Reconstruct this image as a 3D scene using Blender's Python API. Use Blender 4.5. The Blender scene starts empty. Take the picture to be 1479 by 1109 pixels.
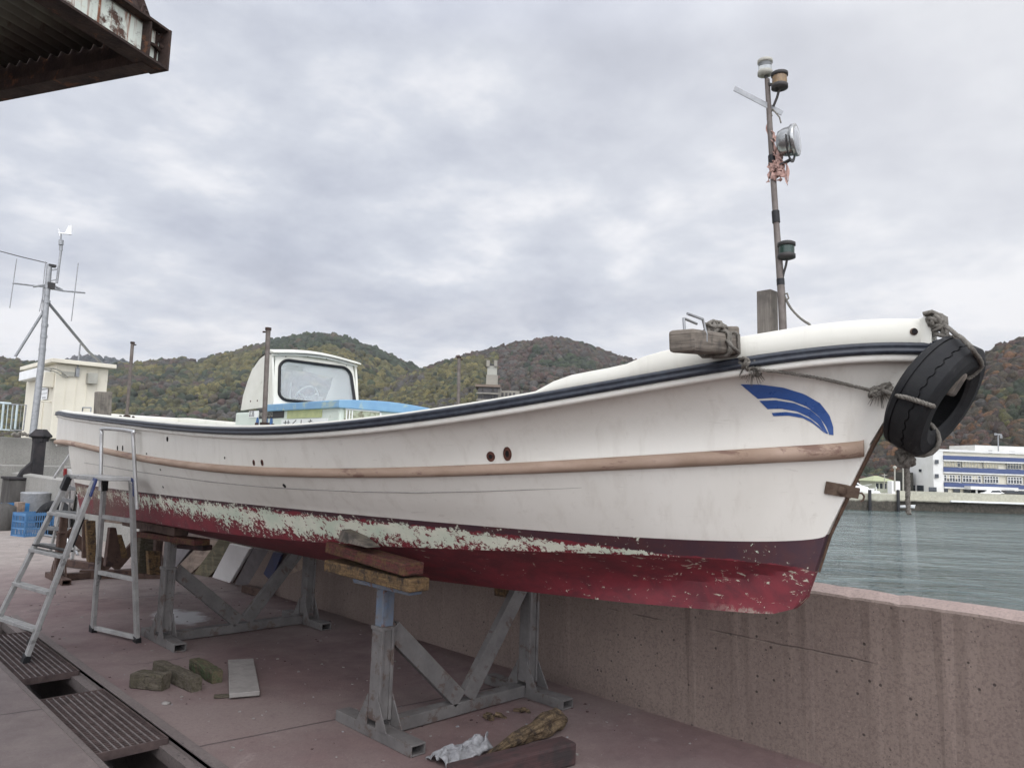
import bpy, bmesh, math, random
import numpy as np
from mathutils import Vector, Matrix
from mathutils.bvhtree import BVHTree
random.seed(7); rng = np.random.default_rng(7)
SC = bpy.context.scene
COL = SC.collection
V = Vector
# ------------------------------------------------------------------ camera
W, H, F = 1479., 1109., 1080.
YAW, PITCH, ROLL, CH = math.radians(44.5), math.radians(6.0), math.radians(1.95), 1.6
fwd0 = V((math.sin(YAW), math.cos(YAW), 0)); right0 = V((math.cos(YAW), -math.sin(YAW), 0)); up0 = V((0, 0, 1))
fwd = fwd0*math.cos(PITCH) + up0*math.sin(PITCH)
up1 = up0*math.cos(PITCH) - fwd0*math.sin(PITCH)
right = right0*math.cos(ROLL) + up1*math.sin(ROLL)
up = up1*math.cos(ROLL) - right0*math.sin(ROLL)
CAM = V((0, 0, CH))
cam = bpy.data.cameras.new('camera'); camo = bpy.data.objects.new('camera', cam); COL.objects.link(camo)
m = Matrix(((right.x, up.x, -fwd.x, 0), (right.y, up.y, -fwd.y, 0), (right.z, up.z, -fwd.z, CH), (0, 0, 0, 1)))
camo.matrix_world = m
cam.sensor_fit = 'HORIZONTAL'; cam.sensor_width = 36; cam.lens = 36*F/W; cam.clip_start = .05; cam.clip_end = 9000
SC.camera = camo

def ray(px, py): return fwd + right*((px-W/2)/F) + up*((H/2-py)/F)
def PG(px, py, z=0.):
    d = ray(px, py); return CAM + d*((z-CH)/d.z)
def PX(px, py, x):
    d = ray(px, py); return CAM + d*(x/d.x)
def PY(px, py, y):
    d = ray(px, py); return CAM + d*(y/d.y)
def PD(px, py, D):            # at a depth along the view axis
    return CAM + ray(px, py)*D
def PH(px, y, z):             # x such that (x, y, z) falls on column px
    a, b = -5., 60.
    k = (px-W/2)/F
    # (v.right) = k (v.fwd)
    q = right - fwd*k
    return -(y*q.y + (z-CH)*q.z)/q.x

# ------------------------------------------------------------------ properties
def tag(o, label=None, cat=None, group=None, kind=None):
    if label: o['label'] = label
    if cat: o['category'] = cat
    if group: o['group'] = group
    if kind: o['kind'] = kind
    return o
def thing(name, loc, label, cat, group=None):
    o = bpy.data.objects.new(name, None); o.empty_display_size = .2
    COL.objects.link(o); o.location = loc
    return tag(o, label, cat, group)
def origin_of(p):
    v = V((0, 0, 0))
    while p is not None:
        v += p.location; p = p.parent
    return v

class MB:
    """collects faces in world coordinates, builds ONE mesh object"""
    def __init__(s): s.v = []; s.f = []; s.uv = []; s.mi = []; s.sm = []
    def add(s, verts, faces, uvs=None, mi=0, smooth=False):
        o = len(s.v); s.v += [tuple(p) for p in verts]
        for k, f in enumerate(faces):
            s.f.append([i+o for i in f]); s.mi.append(mi); s.sm.append(smooth)
            s.uv.append(uvs[k] if uvs else [(0, 0)]*len(f))
        return s
    def box(s, c, size, axes=None, mi=0):
        """axes: 3 orthonormal vectors"""
        c = V(c); ax = axes or (V((1, 0, 0)), V((0, 1, 0)), V((0, 0, 1)))
        h = [size[0]/2, size[1]/2, size[2]/2]
        vs = []
        for i in (-1, 1):
            for j in (-1, 1):
                for k in (-1, 1):
                    vs.append(c+ax[0]*(h[0]*i)+ax[1]*(h[1]*j)+ax[2]*(h[2]*k))
        fs = [((0, 1, 3, 2), 1, 2), ((4, 6, 7, 5), 1, 2), ((0, 4, 5, 1), 0, 2), ((2, 3, 7, 6), 0, 2), ((0, 2, 6, 4), 0, 1), ((1, 5, 7, 3), 0, 1)]
        lg = max(range(3), key=lambda i: size[i]); off = random.random()*5
        uvs = []
        for f, a, b in fs:
            if b == lg: a, b = b, a
            uvs.append([((vs[i]-c).dot(ax[a])+off, (vs[i]-c).dot(ax[b])+off*.7) for i in f])
        return s.add(vs, [f[0] for f in fs], uvs, mi)
    def beam(s, p0, p1, w, h, upv=(0, 0, 1), mi=0):
        p0 = V(p0); p1 = V(p1); d = (p1-p0); L = d.length; d.normalize()
        sd = V(upv).cross(d)
        if sd.length < 1e-4: sd = V((1, 0, 0)).cross(d)
        sd.normalize(); u = d.cross(sd)
        return s.box((p0+p1)/2, (L, w, h), (d, sd, u), mi)
    def tube(s, pts, r, n=8, mi=0, cap=True, closed=False):
        pts = [V(p) for p in pts]; N = len(pts)
        rs = r if isinstance(r, (list, tuple)) else [r]*N
        ts = []
        for i in range(N):
            a = pts[i-1] if (i > 0 or closed) else pts[i]; b = pts[(i+1) % N] if (i < N-1 or closed) else pts[i]
            ts.append((b-a).normalized())
        ref = V((0, 0, 1)) if abs(ts[0].z) < .9 else V((1, 0, 0))
        nrm = (ref - ts[0]*ref.dot(ts[0])).normalized()
        vs = []; us = [0.]
        for i in range(N):
            if i: us.append(us[-1]+(pts[i]-pts[i-1]).length)
            nrm = (nrm - ts[i]*nrm.dot(ts[i])).normalized(); bn = ts[i].cross(nrm)
            for k in range(n):
                a = 2*math.pi*k/n; vs.append(pts[i]+(nrm*math.cos(a)+bn*math.sin(a))*rs[i])
        fs = []; uvs = []
        cnt = N if closed else N-1
        for i in range(cnt):
            j = (i+1) % N
            for k in range(n):
                l = (k+1) % n
                fs.append((i*n+k, i*n+l, j*n+l, j*n+k))
                u0 = us[i]; u1 = us[i]+(pts[j]-pts[i]).length; r0 = 2*math.pi*rs[i]
                uvs.append([(u0, k/n*r0), (u0, (k+1)/n*r0), (u1, (k+1)/n*r0), (u1, k/n*r0)])
        s.add(vs, fs, uvs, mi, True)
        if cap and not closed:
            s.add(vs[:n], [tuple(reversed(range(n)))], None, mi); s.add(vs[-n:], [tuple(range(n))], None, mi)
        return s
    def lathe(s, c, prof, axis=(0, 0, 1), n=20, mi=0, smooth=True):
        """prof: list of (radius, height) along axis"""
        c = V(c); ax = V(axis).normalized(); rf = V((0, 0, 1)) if abs(ax.z) < .9 else V((1, 0, 0))
        a1 = (rf-ax*rf.dot(ax)).normalized(); a2 = ax.cross(a1)
        vs = []; N = len(prof)
        for (r, h) in prof:
            for k in range(n):
                t = 2*math.pi*k/n; vs.append(c+ax*h+(a1*math.cos(t)+a2*math.sin(t))*max(r, 1e-5))
        fs = []; uvs = []
        for i in range(N-1):
            for k in range(n):
                l = (k+1) % n; fs.append((i*n+k, i*n+l, (i+1)*n+l, (i+1)*n+k))
                uvs.append([(k/n, i/N), ((k+1)/n, i/N), ((k+1)/n, (i+1)/N), (k/n, (i+1)/N)])
        s.add(vs, fs, uvs, mi, smooth)
        if prof[0][0] > 1e-4: s.add(vs[:n], [tuple(reversed(range(n)))], None, mi)
        if prof[-1][0] > 1e-4: s.add(vs[-n:], [tuple(range(n))], None, mi)
        return s
    def prism(s, poly, d, mi=0):
        """poly: 3D points of a planar polygon, extruded by vector d"""
        p = [V(q) for q in poly]; d = V(d); n = len(p)
        vs = p+[q+d for q in p]
        fs = [tuple(reversed(range(n))), tuple(range(n, 2*n))]+[(i, (i+1) % n, n+(i+1) % n, n+i) for i in range(n)]
        e = (p[1]-p[0]).normalized(); nn = d.normalized(); g = nn.cross(e); o = p[0]
        uvs = []
        for f in fs:
            uvs.append([((vs[i]-o).dot(e)+(vs[i]-o).dot(nn)*.5, (vs[i]-o).dot(g)) for i in f])
        return s.add(vs, fs, uvs, mi)
    def slab(s, b0, b1, t0, t1, th, mi=0):
        n = (V(b1)-V(b0)).cross(V(t0)-V(b0)).normalized()
        if n.dot(V((0, 0, 1))) < 0: n = -n
        return s.prism([b0, b1, t1, t0], -n*th, mi)
    def build(s, name, mats, parent=None, bevel=0., seg=2, rough=0., subdiv=0, smooth=None):
        me = bpy.data.meshes.new(name)
        o = origin_of(parent) if parent else V((0, 0, 0))
        me.from_pydata([(a[0]-o.x, a[1]-o.y, a[2]-o.z) for a in s.v], [], s.f)
        uvl = me.uv_layers.new(name='UVMap'); k = 0
        for pi, p in enumerate(me.polygons):
            for j in range(len(s.f[pi])):
                uvl.data[k].uv = s.uv[pi][j]; k += 1
            p.material_index = s.mi[pi]; p.use_smooth = s.sm[pi]
        for mt in (mats if isinstance(mats, (list, tuple)) else [mats]): me.materials.append(mt)
        me.update()
        ob = bpy.data.objects.new(name, me); COL.objects.link(ob)
        if parent: ob.parent = parent
        if bevel > 0 or subdiv:
            bm = bmesh.new(); bm.from_mesh(me)
            bmesh.ops.recalc_face_normals(bm, faces=bm.faces)
            if subdiv:
                bmesh.ops.subdivide_edges(bm, edges=bm.edges, cuts=subdiv, use_grid_fill=True)
            bm.to_mesh(me); bm.free()
        if bevel > 0:
            md = ob.modifiers.new('bevel', 'BEVEL'); md.width = bevel; md.segments = seg; md.limit_method = 'ANGLE'; md.angle_limit = math.radians(40)
        if rough > 0:
            from mathutils import noise
            for vv in me.vertices:
                q = V(vv.co)*18
                vv.co += V((noise.noise(q), noise.noise(q+V((9, 3, 1))), noise.noise(q+V((2, 7, 5)))))*rough
                q = V(vv.co)*60
                vv.co += V((noise.noise(q), noise.noise(q+V((9, 3, 1))), noise.noise(q+V((2, 7, 5)))))*rough*.3
            me.update()
        return ob

# ------------------------------------------------------------------ materials
class NT:
    def __init__(s, name):
        s.m = bpy.data.materials.new(name); s.m.use_nodes = True; s.t = s.m.node_tree; s.n = s.t.nodes; s.l = s.t.links
        s.b = s.n['Principled BSDF']; s.out = s.n['Material Output']
    def new(s, ty, **kw):
        n = s.n.new(ty)
        for k, v in kw.items(): setattr(n, k, v)
        return n
    def link(s, a, b): s.l.new(a, b)
    def coord(s, kind='Object', scale=(1, 1, 1), rot=(0, 0, 0)):
        tc = s.new('ShaderNodeTexCoord'); mp = s.new('ShaderNodeMapping'); mp.inputs['Scale'].default_value = scale; mp.inputs['Rotation'].default_value = rot
        s.link(tc.outputs[kind], mp.inputs[0]); return mp.outputs[0]
    def noise(s, co, scale, detail=6, rough=.6, dist=0.):
        n = s.new('ShaderNodeTexNoise'); n.inputs['Scale'].default_value = scale; n.inputs['Detail'].default_value = detail
        n.inputs['Roughness'].default_value = rough; n.inputs['Distortion'].default_value = dist; s.link(co, n.inputs['Vector']); return n.outputs['Fac']
    def voro(s, co, scale, feat='F1', out='Distance', rnd=1.):
        n = s.new('ShaderNodeTexVoronoi', feature=feat); n.inputs['Scale'].default_value = scale; n.inputs['Randomness'].default_value = rnd; s.link(co, n.inputs['Vector']); return n.outputs[out]
    def ramp(s, fac, stops, interp='LINEAR'):
        r = s.new('ShaderNodeValToRGB'); r.color_ramp.interpolation = interp
        while len(r.color_ramp.elements) < len(stops): r.color_ramp.elements.new(.5)
        for e, (p, c) in zip(r.color_ramp.elements, stops):
            e.position = p; e.color = (c, c, c, 1) if isinstance(c, (int, float)) else (*c, 1)
        s.link(fac, r.inputs[0]); return r.outputs[0]
    def mix(s, fac, a, b, mode='MIX'):
        n = s.new('ShaderNodeMix', data_type='RGBA', blend_type=mode)
        for sock, val in ((n.inputs[0], fac), (n.inputs[6], a), (n.inputs[7], b)):
            if isinstance(val, (int, float)): sock.default_value = val
            elif isinstance(val, tuple): sock.default_value = (*val, 1)
            else: s.link(val, sock)
        return n.outputs[2]
    def math(s, op, a, b=0., c=None, clamp=False):
        n = s.new('ShaderNodeMath', operation=op); n.use_clamp = clamp
        for i, val in enumerate((a, b, c)):
            if val is None: continue
            if isinstance(val, (int, float)): n.inputs[i].default_value = val
            else: s.link(val, n.inputs[i])
        return n.outputs[0]
    def sep(s, co):
        n = s.new('ShaderNodeSeparateXYZ'); s.link(co, n.inputs[0]); return n.outputs
    def bump(s, h, strength=.3, dist=.01):
        n = s.new('ShaderNodeBump'); n.inputs['Strength'].default_value = strength; n.inputs['Distance'].default_value = dist
        s.link(h, n.inputs['Height']); s.link(n.outputs[0], s.b.inputs['Normal'])
    def set(s, color=None, rough=None, metal=None, **kw):
        for nm, val in (('Base Color', color), ('Roughness', rough), ('Metallic', metal)):
            if val is None: continue
            if isinstance(val, (int, float)): s.b.inputs[nm].default_value = val
            elif isinstance(val, tuple): s.b.inputs[nm].default_value = (*val, 1)
            else: s.link(val, s.b.inputs[nm])
        for k, v in kw.items(): s.b.inputs[k].default_value = v
        return s.m

def mat_basic(name, c1, c2=None, scale=6, rough=.6, metal=0., bump=.2, bd=.004, coord='Object', stretch=(1, 1, 1), c3=None, t3=.62, s3=3, detail=7):
    t = NT(name); co = t.coord(coord, stretch); n = t.noise(co, scale, detail, .65)
    c2 = c2 or tuple(x*.75 for x in c1)
    col = t.mix(t.ramp(n, [(.35, 0.), (.65, 1.)]), c1, c2)
    if c3:
        n3 = t.noise(t.coord(coord, stretch), s3, 9, .7, .4)
        col = t.mix(t.ramp(n3, [(t3-.03, 0.), (t3+.03, 1.)]), col, c3)
    nf = t.noise(co, scale*7, 5, .6)
    if bump: t.bump(nf, bump, bd)
    t.set(col, t.ramp(n, [(.3, max(0, rough-.08)), (.7, min(1, rough+.1))]), metal)
    if metal < .3 and rough > .37: t.b.inputs['Specular IOR Level'].default_value = .25
    return t.m

M = {}
M['white'] = mat_basic('white_gelcoat', (.655, .635, .59), (.60, .58, .535), 2.2, .38, bump=.02, bd=.002, c3=(.49, .45, .395), t3=.67, s3=1.6)
def gelcoat(name, c1, c2, dirt):
    t = NT(name); co = t.coord('Object'); a = t.noise(co, 1.7, 6, .6, .4); b = t.noise(t.coord('Object', (5, 5, .5)), 2.2, 7, .7, .3); c = t.noise(co, 14, 9, .75, .5); d = t.noise(co, 70, 6, .7)
    col = t.mix(t.ramp(a, [(.35, 0.), (.68, 1.)]), c1, c2)
    col = t.mix(t.math('MULTIPLY', t.ramp(b, [(.52, 0.), (.72, 1.)]), .34), col, dirt)
    col = t.mix(t.math('MULTIPLY', t.ramp(c, [(.60, 0.), (.70, 1.)]), .30), col, dirt)
    col = t.mix(t.ramp(d, [(.70, 0.), (.74, .5)]), col, tuple(x*.45 for x in dirt))
    sc = t.noise(t.coord('Object', (1.5, 1.5, 14)), 3.0, 7, .7, 1.)
    col = t.mix(t.math('MULTIPLY', t.ramp(sc, [(.635, 0.), (.66, 1.)]), .22), col, tuple(x*.8 for x in dirt))
    t.bump(a, .12, .02); t.set(col, t.ramp(c, [(.35, .36), (.65, .55)]), None, **{'Specular IOR Level': .4}); return t.m
M['white'] = gelcoat('chalky_white_gelcoat', (.63, .605, .545), (.58, .555, .495), (.40, .36, .30))
M['bulwark'] = gelcoat('yellowed_bulwark_gelcoat', (.55, .535, .47), (.50, .485, .425), (.36, .33, .27))
M['seam'] = mat_basic('shaded_seam', (.36, .34, .31), None, 9, .6, bump=0)  # darker tone painted on to read as the shade of a recess
M['cabin'] = mat_basic('cabin_gelcoat', (.64, .63, .56), (.57, .56, .49), 5, .4, bump=.02, c3=(.42, .42, .34), t3=.68, s3=6)
M['casing'] = mat_basic('casing_green', (.56, .60, .535), (.50, .545, .48), 5, .4, bump=.02, c3=(.4, .42, .33), t3=.66, s3=7)
M['blue_paint'] = mat_basic('blue_paint', (.15, .28, .43), (.19, .33, .46), 9, .5, bump=.05, c3=(.30, .38, .36), t3=.575, s3=7)
M['rubber'] = mat_basic('rubber_band', (.018, .02, .027), (.035, .04, .05), 30, .38, bump=.05)
M['tyre'] = mat_basic('tyre_rubber', (.006, .006, .007), (.018, .018, .018), 12, .75, bump=.4, c3=(.04, .04, .038), t3=.64, s3=9)
M['railbrown'] = mat_basic('worn_rub_rail', (.34, .25, .19), (.255, .18, .13), 9, .6, bump=.15, stretch=(1, .25, 1), c3=(.17, .105, .08), t3=.6, s3=8)
M['stemrust'] = mat_basic('stem_rust', (.095, .055, .035), (.045, .028, .02), 20, .8, bump=.3)
def rough_wood(name, c1, c2, c3):
    t = NT(name); co = t.coord('Object'); g_ = t.noise(t.coord('UV', (3, 40, 1)), 2, 8, .75, .8); b = t.noise(co, 16, 8, .75, .5); c = t.noise(co, 60, 7, .75)
    col = t.mix(t.ramp(g_, [(.35, 0.), (.6, 1.)]), c1, c2); col = t.mix(t.ramp(b, [(.47, 0.), (.60, 1.)]), col, c3); col = t.mix(t.ramp(c, [(.35, .7), (.5, 0.)]), col, tuple(x*.35 for x in c2)); col = t.mix(t.ramp(c, [(.62, 0.), (.72, .6)]), col, tuple(min(1, x*1.6) for x in c1))
    t.bump(t.math('ADD', t.math('MULTIPLY', c, .6), g_), 1., .008); t.set(col, .9, None, **{'Specular IOR Level': .15}); return t.m
def wood(name, c1, c2, c3, k=1.):
    t = NT(name); co = t.coord('UV', (2*k, 26*k, 1)); n = t.noise(co, 2, 9, .7, .5)
    col = t.mix(t.ramp(n, [(.3, 0.), (.62, 1.)]), c1, c2)
    n2 = t.noise(t.coord('Object'), 9, 6, .6)
    col = t.mix(t.ramp(n2, [(.48, 0.), (.66, 1.)]), col, c3)
    n3 = t.noise(t.coord('UV', (1.5*k, 60*k, 1)), 2, 4, .6)
    t.bump(n3, .7, .006); t.set(col, .85, None, **{'Specular IOR Level': .2}); return t.m
M['wood'] = wood('weathered_wood', (.22, .19, .155), (.10, .085, .07), (.055, .05, .045))
M['post_wood'] = wood('grey_post_wood', (.20, .18, .155), (.12, .105, .09), (.08, .072, .064))
M['mosswood'] = rough_wood('mossy_wood', (.13, .112, .085), (.048, .040, .031), (.062, .055, .036))
M['greenwood'] = rough_wood('green_painted_wood', (.12, .095, .06), (.045, .038, .028), (.055, .082, .038))
M['redwood'] = rough_wood('red_stained_wood', (.125, .034, .034), (.055, .034, .027), (.10, .06, .03))
M['yellowwood'] = rough_wood('yellowed_wood', (.19, .125, .06), (.095, .06, .035), (.045, .035, .028))
M['maroonwood'] = wood('maroon_timber', (.070, .038, .037), (.042, .026, .026), (.03, .024, .024), .6)
M['barkwood'] = rough_wood('split_bark', (.20, .145, .085), (.075, .052, .034), (.045, .034, .026))
M['plywood'] = wood('plywood_brown', (.30, .235, .19), (.22, .17, .135), (.15, .115, .095), .5)
M['mossboard'] = wood('mossy_board', (.16, .145, .10), (.09, .08, .055), (.20, .17, .11), .5)
M['steelgrey'] = mat_basic('painted_grey_steel', (.125, .117, .112), (.085, .079, .076), 7, .6, .0, bump=.3, c3=(.075, .055, .047), t3=.58, s3=11)
M['steelblue'] = mat_basic('blue_overspray_steel', (.09, .12, .165), (.12, .12, .125), 14, .6, 0, bump=.3, c3=(.10, .06, .05), t3=.57, s3=9)
M['steelbrown'] = mat_basic('brown_rusty_steel', (.082, .050, .038), (.05, .032, .026), 10, .8, 0, bump=.4, c3=(.035, .022, .02), t3=.6, s3=7)
M['darkrust'] = mat_basic('dark_rust', (.055, .034, .026), (.028, .02, .018), 8, .85, 0, bump=.6, bd=.01, c3=(.11, .05, .028), t3=.6, s3=9)
M['alu'] = mat_basic('dull_aluminium', (.34, .335, .32), (.24, .235, .225), 9, .5, .35, bump=.1, c3=(.15, .145, .14), t3=.62, s3=10)
M['tubealu'] = mat_basic('tube_aluminium', (.5, .5, .49), (.38, .38, .37), 9, .35, .7, bump=.05)
M['galv'] = mat_basic('galvanised_steel', (.29, .295, .295), (.21, .215, .22), 14, .5, .35, bump=.1, c3=(.17, .165, .16), t3=.64, s3=14)
M['polebrown'] = mat_basic('brown_pole', (.155, .135, .12), (.10, .082, .072), 18, .6, .1, bump=.2)
M['darkmetal'] = mat_basic('dark_metal', (.03, .03, .03), (.05, .045, .042), 12, .5, .2, bump=.1)
M['rustplate'] = mat_basic('rusty_plate', (.12, .085, .06), (.07, .045, .032), 30, .75, .1, bump=.4)
M['blueplastic'] = mat_basic('blue_plastic', (.03, .045, .13), None, 12, .45, bump=.02)
M['blackpatch'] = mat_basic('dark_hole', (.012, .010, .010), None, 20, .9)
M['rustspot'] = mat_basic('rust_spot', (.11, .045, .03), (.05, .02, .015), 60, .85, bump=.4)
M['rope'] = mat_basic('rope_grey', (.19, .175, .15), (.11, .10, .085), 90, .9, bump=.8, bd=.004)
M['decal'] = mat_basic('blue_decal', (.022, .062, .20), (.028, .075, .235), 14, .3, bump=0, c3=(.045, .09, .24), t3=.66, s3=30)
M['cream'] = mat_basic('cream_panel', (.64, .60, .49), (.59, .55, .45), 1.5, .55, bump=.02, c3=(.47, .43, .35), t3=.66, s3=1.2)
M['offwhite'] = mat_basic('off_white', (.72, .72, .70), (.64, .64, .62), 3, .5, bump=.02)
M['greybox'] = mat_basic('grey_box', (.36, .35, .30), None, 4, .6)
M['soot'] = mat_basic('soot_black', (.012, .012, .013), (.035, .03, .03), 6, .75, bump=.3)
M['concsoot'] = mat_basic('sooty_concrete', (.09, .085, .078), (.035, .032, .03), 3, .85, bump=.4, stretch=(1, 1, .3))
M['railing'] = mat_basic('pale_blue_railing', (.46, .53, .53), None, 5, .5)
M['bluecrate'] = mat_basic('blue_crate', (.05, .13, .26), (.08, .17, .29), 9, .5)
M['black'] = mat_basic('black_rubber', (.015, .015, .016), None, 10, .5)
M['glasslamp'] = NT('lamp_glass').set((.75, .77, .75), .08, 0., **{'Transmission Weight': .85, 'IOR': 1.45})
M['greenlens'] = NT('green_lens').set((.012, .032, .022), .25, 0.)
M['amberlens'] = mat_basic('amber_lens', (.22, .14, .06), (.12, .075, .04), 60, .25, bump=0)
M['chrome'] = mat_basic('lamp_chrome', (.36, .36, .35), (.26, .26, .25), 30, .22, .85, bump=.03)
M['lens'] = NT('lamp_lens').set((.8, .82, .84), .05, 0., **{'Transmission Weight': .6, 'IOR': 1.4})
M['orange_rag'] = mat_basic('faded_orange_cloth', (.52, .34, .29), (.38, .24, .20), 20, .9, bump=.5)
M['rag'] = mat_basic('grey_rag', (.27, .27, .275), (.15, .15, .155), 30, .95, bump=.6)
M['pinkrust'] = mat_basic('floor_plate_steel', (.20, .165, .155), (.15, .115, .11), 10, .6, .1, bump=.3)
M['greyplate'] = mat_basic('cement_board', (.22, .205, .19), (.17, .155, .145), 14, .8, bump=.3)
M['whitepanel'] = mat_basic('white_panel', (.58, .56, .54), (.52, .5, .48), 3, .5, bump=.02)
M['greypanel'] = mat_basic('grey_panel', (.13, .115, .115), (.10, .09, .09), 8, .7)
M['navy'] = mat_basic('navy_panel', (.03, .04, .09), (.06, .055, .07), 9, .7)
M['ink'] = NT('ink_black').set((.02, .02, .022), .6)
M['bluesym'] = NT('blue_symbol').set((.03, .10, .26), .5)
M['olive'] = mat_basic('faded_olive_sticker', (.42, .44, .22), (.34, .37, .2), 20, .6)
M['vent'] = mat_basic('stained_vent', (.40, .43, .34), (.28, .29, .2), 22, .6, bump=.1, c3=(.16, .15, .10), t3=.55, s3=25)
g = NT('windscreen_glass'); g.set((.80, .84, .85), .03, 0., **{'Transmission Weight': .86, 'IOR': 1.5}); M['glass'] = g.m
# peeling antifouling strip ---------------------------------------------------
def curve_map(t, x, pts):
    n = t.new('ShaderNodeFloatCurve'); c = n.mapping.curves[0]
    xs = [p[0] for p in pts]; lo, hi = min(xs), max(xs)
    mr = t.new('ShaderNodeMapRange'); mr.inputs[1].default_value = lo; mr.inputs[2].default_value = hi; t.link(x, mr.inputs[0])
    while len(c.points) < len(pts): c.points.new(.5, .5)
    for q, (a, b) in zip(c.points, pts): q.location = ((a-lo)/(hi-lo), b)
    n.mapping.update(); t.link(mr.outputs[0], n.inputs['Value']); return n.outputs[0]
def peel(name, bottom=False):
    t = NT(name); uv = t.sep(t.coord('UV')); u, v = uv[0], uv[1]
    big = t.noise(t.coord('Object'), 4.5, 4, .6); fine = t.noise(t.coord('Object', (1, 1, 1.2)), 38, 10, .74, .5); med = t.noise(t.coord('Object', (1, .8, 1)), 9, 8, .7, .5)
    red = t.mix(t.ramp(med, [(.4, 0.), (.62, 1.)]), (.16, .018, .026), (.092, .014, .02))
    plum = t.mix(t.ramp(med, [(.4, 0.), (.62, 1.)]), (.043, .018, .026), (.062, .02, .022))
    pale = t.mix(t.ramp(big, [(.35, 0.), (.6, 1.)]), (.46, .52, .41), (.60, .60, .49))
    if not bottom:
        vp = curve_map(t, u, [(1.3, .0), (1.9, .05), (2.3, .45), (3.0, .72), (4.5, .84), (10, .86)])
        d = t.math('SUBTRACT', v, vp); d = t.math('ADD', d, t.math('MULTIPLY', t.math('SUBTRACT', med, .5), .5))
        base = t.mix(t.ramp(d, [(.0, 0.), (.03, 1.)]), red, plum)
        vt = t.math('SUBTRACT', curve_map(t, u, [(1.2, .0), (1.75, .05), (2.0, .38), (2.35, .72), (3.0, .98)]), .3); vt = t.math('ADD', vt, t.math('MULTIPLY', curve_map(t, u, [(3.0, 0), (4.0, .6), (6, .75), (10, .5)]), .3))
        vb = curve_map(t, u, [(1.6, .0), (3.0, .0), (3.8, .12), (5.0, .3), (6.2, .55), (10, .62)])
        dt = t.math('MULTIPLY', t.math('SUBTRACT', vt, v), 1.1); db = t.math('SUBTRACT', v, vb)
        m1 = t.math('MINIMUM', dt, t.math('MULTIPLY', db, .5))
        m1 = t.math('MINIMUM', m1, .2); m1 = t.math('MAXIMUM', m1, -.155)
        nz = t.math('ADD', t.math('MULTIPLY', t.math('SUBTRACT', fine, .5), 1.25), t.math('MULTIPLY', t.math('SUBTRACT', med, .5), .9))
        mask = t.ramp(t.math('ADD', m1, nz), [(.03, 0.), (.05, 1.)])
        col = t.mix(mask, base, pale)
        # brown bare patches by the stern
        far = t.ramp(t.math('MULTIPLY', u, .1), [(.68, 0.), (.8, 1.)])
        bm_ = t.math('MULTIPLY', far, t.ramp(big, [(.42, 0.), (.5, 1.)]))
        col = t.mix(bm_, col, t.mix(mask, (.09, .04, .03), (.24, .20, .15)))
    else:
        sc = t.noise(t.coord('Object', (1, .6, 1.4), (0.5, 0, 0)), 20, 8, .7, .8)
        near = t.ramp(t.math('MULTIPLY', u, .1), [(.13, .075), (.19, .07), (.28, .04), (.45, .02), (.9, .0)])
        mask = t.ramp(t.math('ADD', sc, near), [(.675, 0.), (.69, 1.)])
        z = t.math('ADD', t.sep(t.coord('Object'))[2], .8)
        low = t.noise(t.coord('Object'), 40, 9, .75)
        mk2 = t.math('MULTIPLY', t.ramp(t.math('ADD', t.math('MULTIPLY', z, -1.0), t.math('MULTIPLY', low, .22)), [(-.995+1, 0.), (1., 1.)]), 0.)
        col = t.mix(mask, red, (.42, .40, .31)); fouling = t.ramp(t.math('SUBTRACT', t.math('ADD', t.math('MULTIPLY', low, .09), .945), z), [(.0, 0.), (.015, 1.)])
        fb = t.ramp(t.math('MULTIPLY', u, .1), [(.155, 1.), (.19, 0.)])
        col = t.mix(t.math('MULTIPLY', t.math('MULTIPLY', fouling, fb), t.ramp(low, [(.45, 0.), (.5, 1.)])), col, (.27, .25, .20))
        chip_mask = mask  # just the pale paint chip mask, unused
    t.bump(t.math('ADD', mask, t.math('MULTIPLY', fine, .4)), .5, .003)
    t.set(col, .6); return t.m
M['peel'] = peel('peeling_antifouling'); M['bottom'] = peel('red_antifouling', True)
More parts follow.
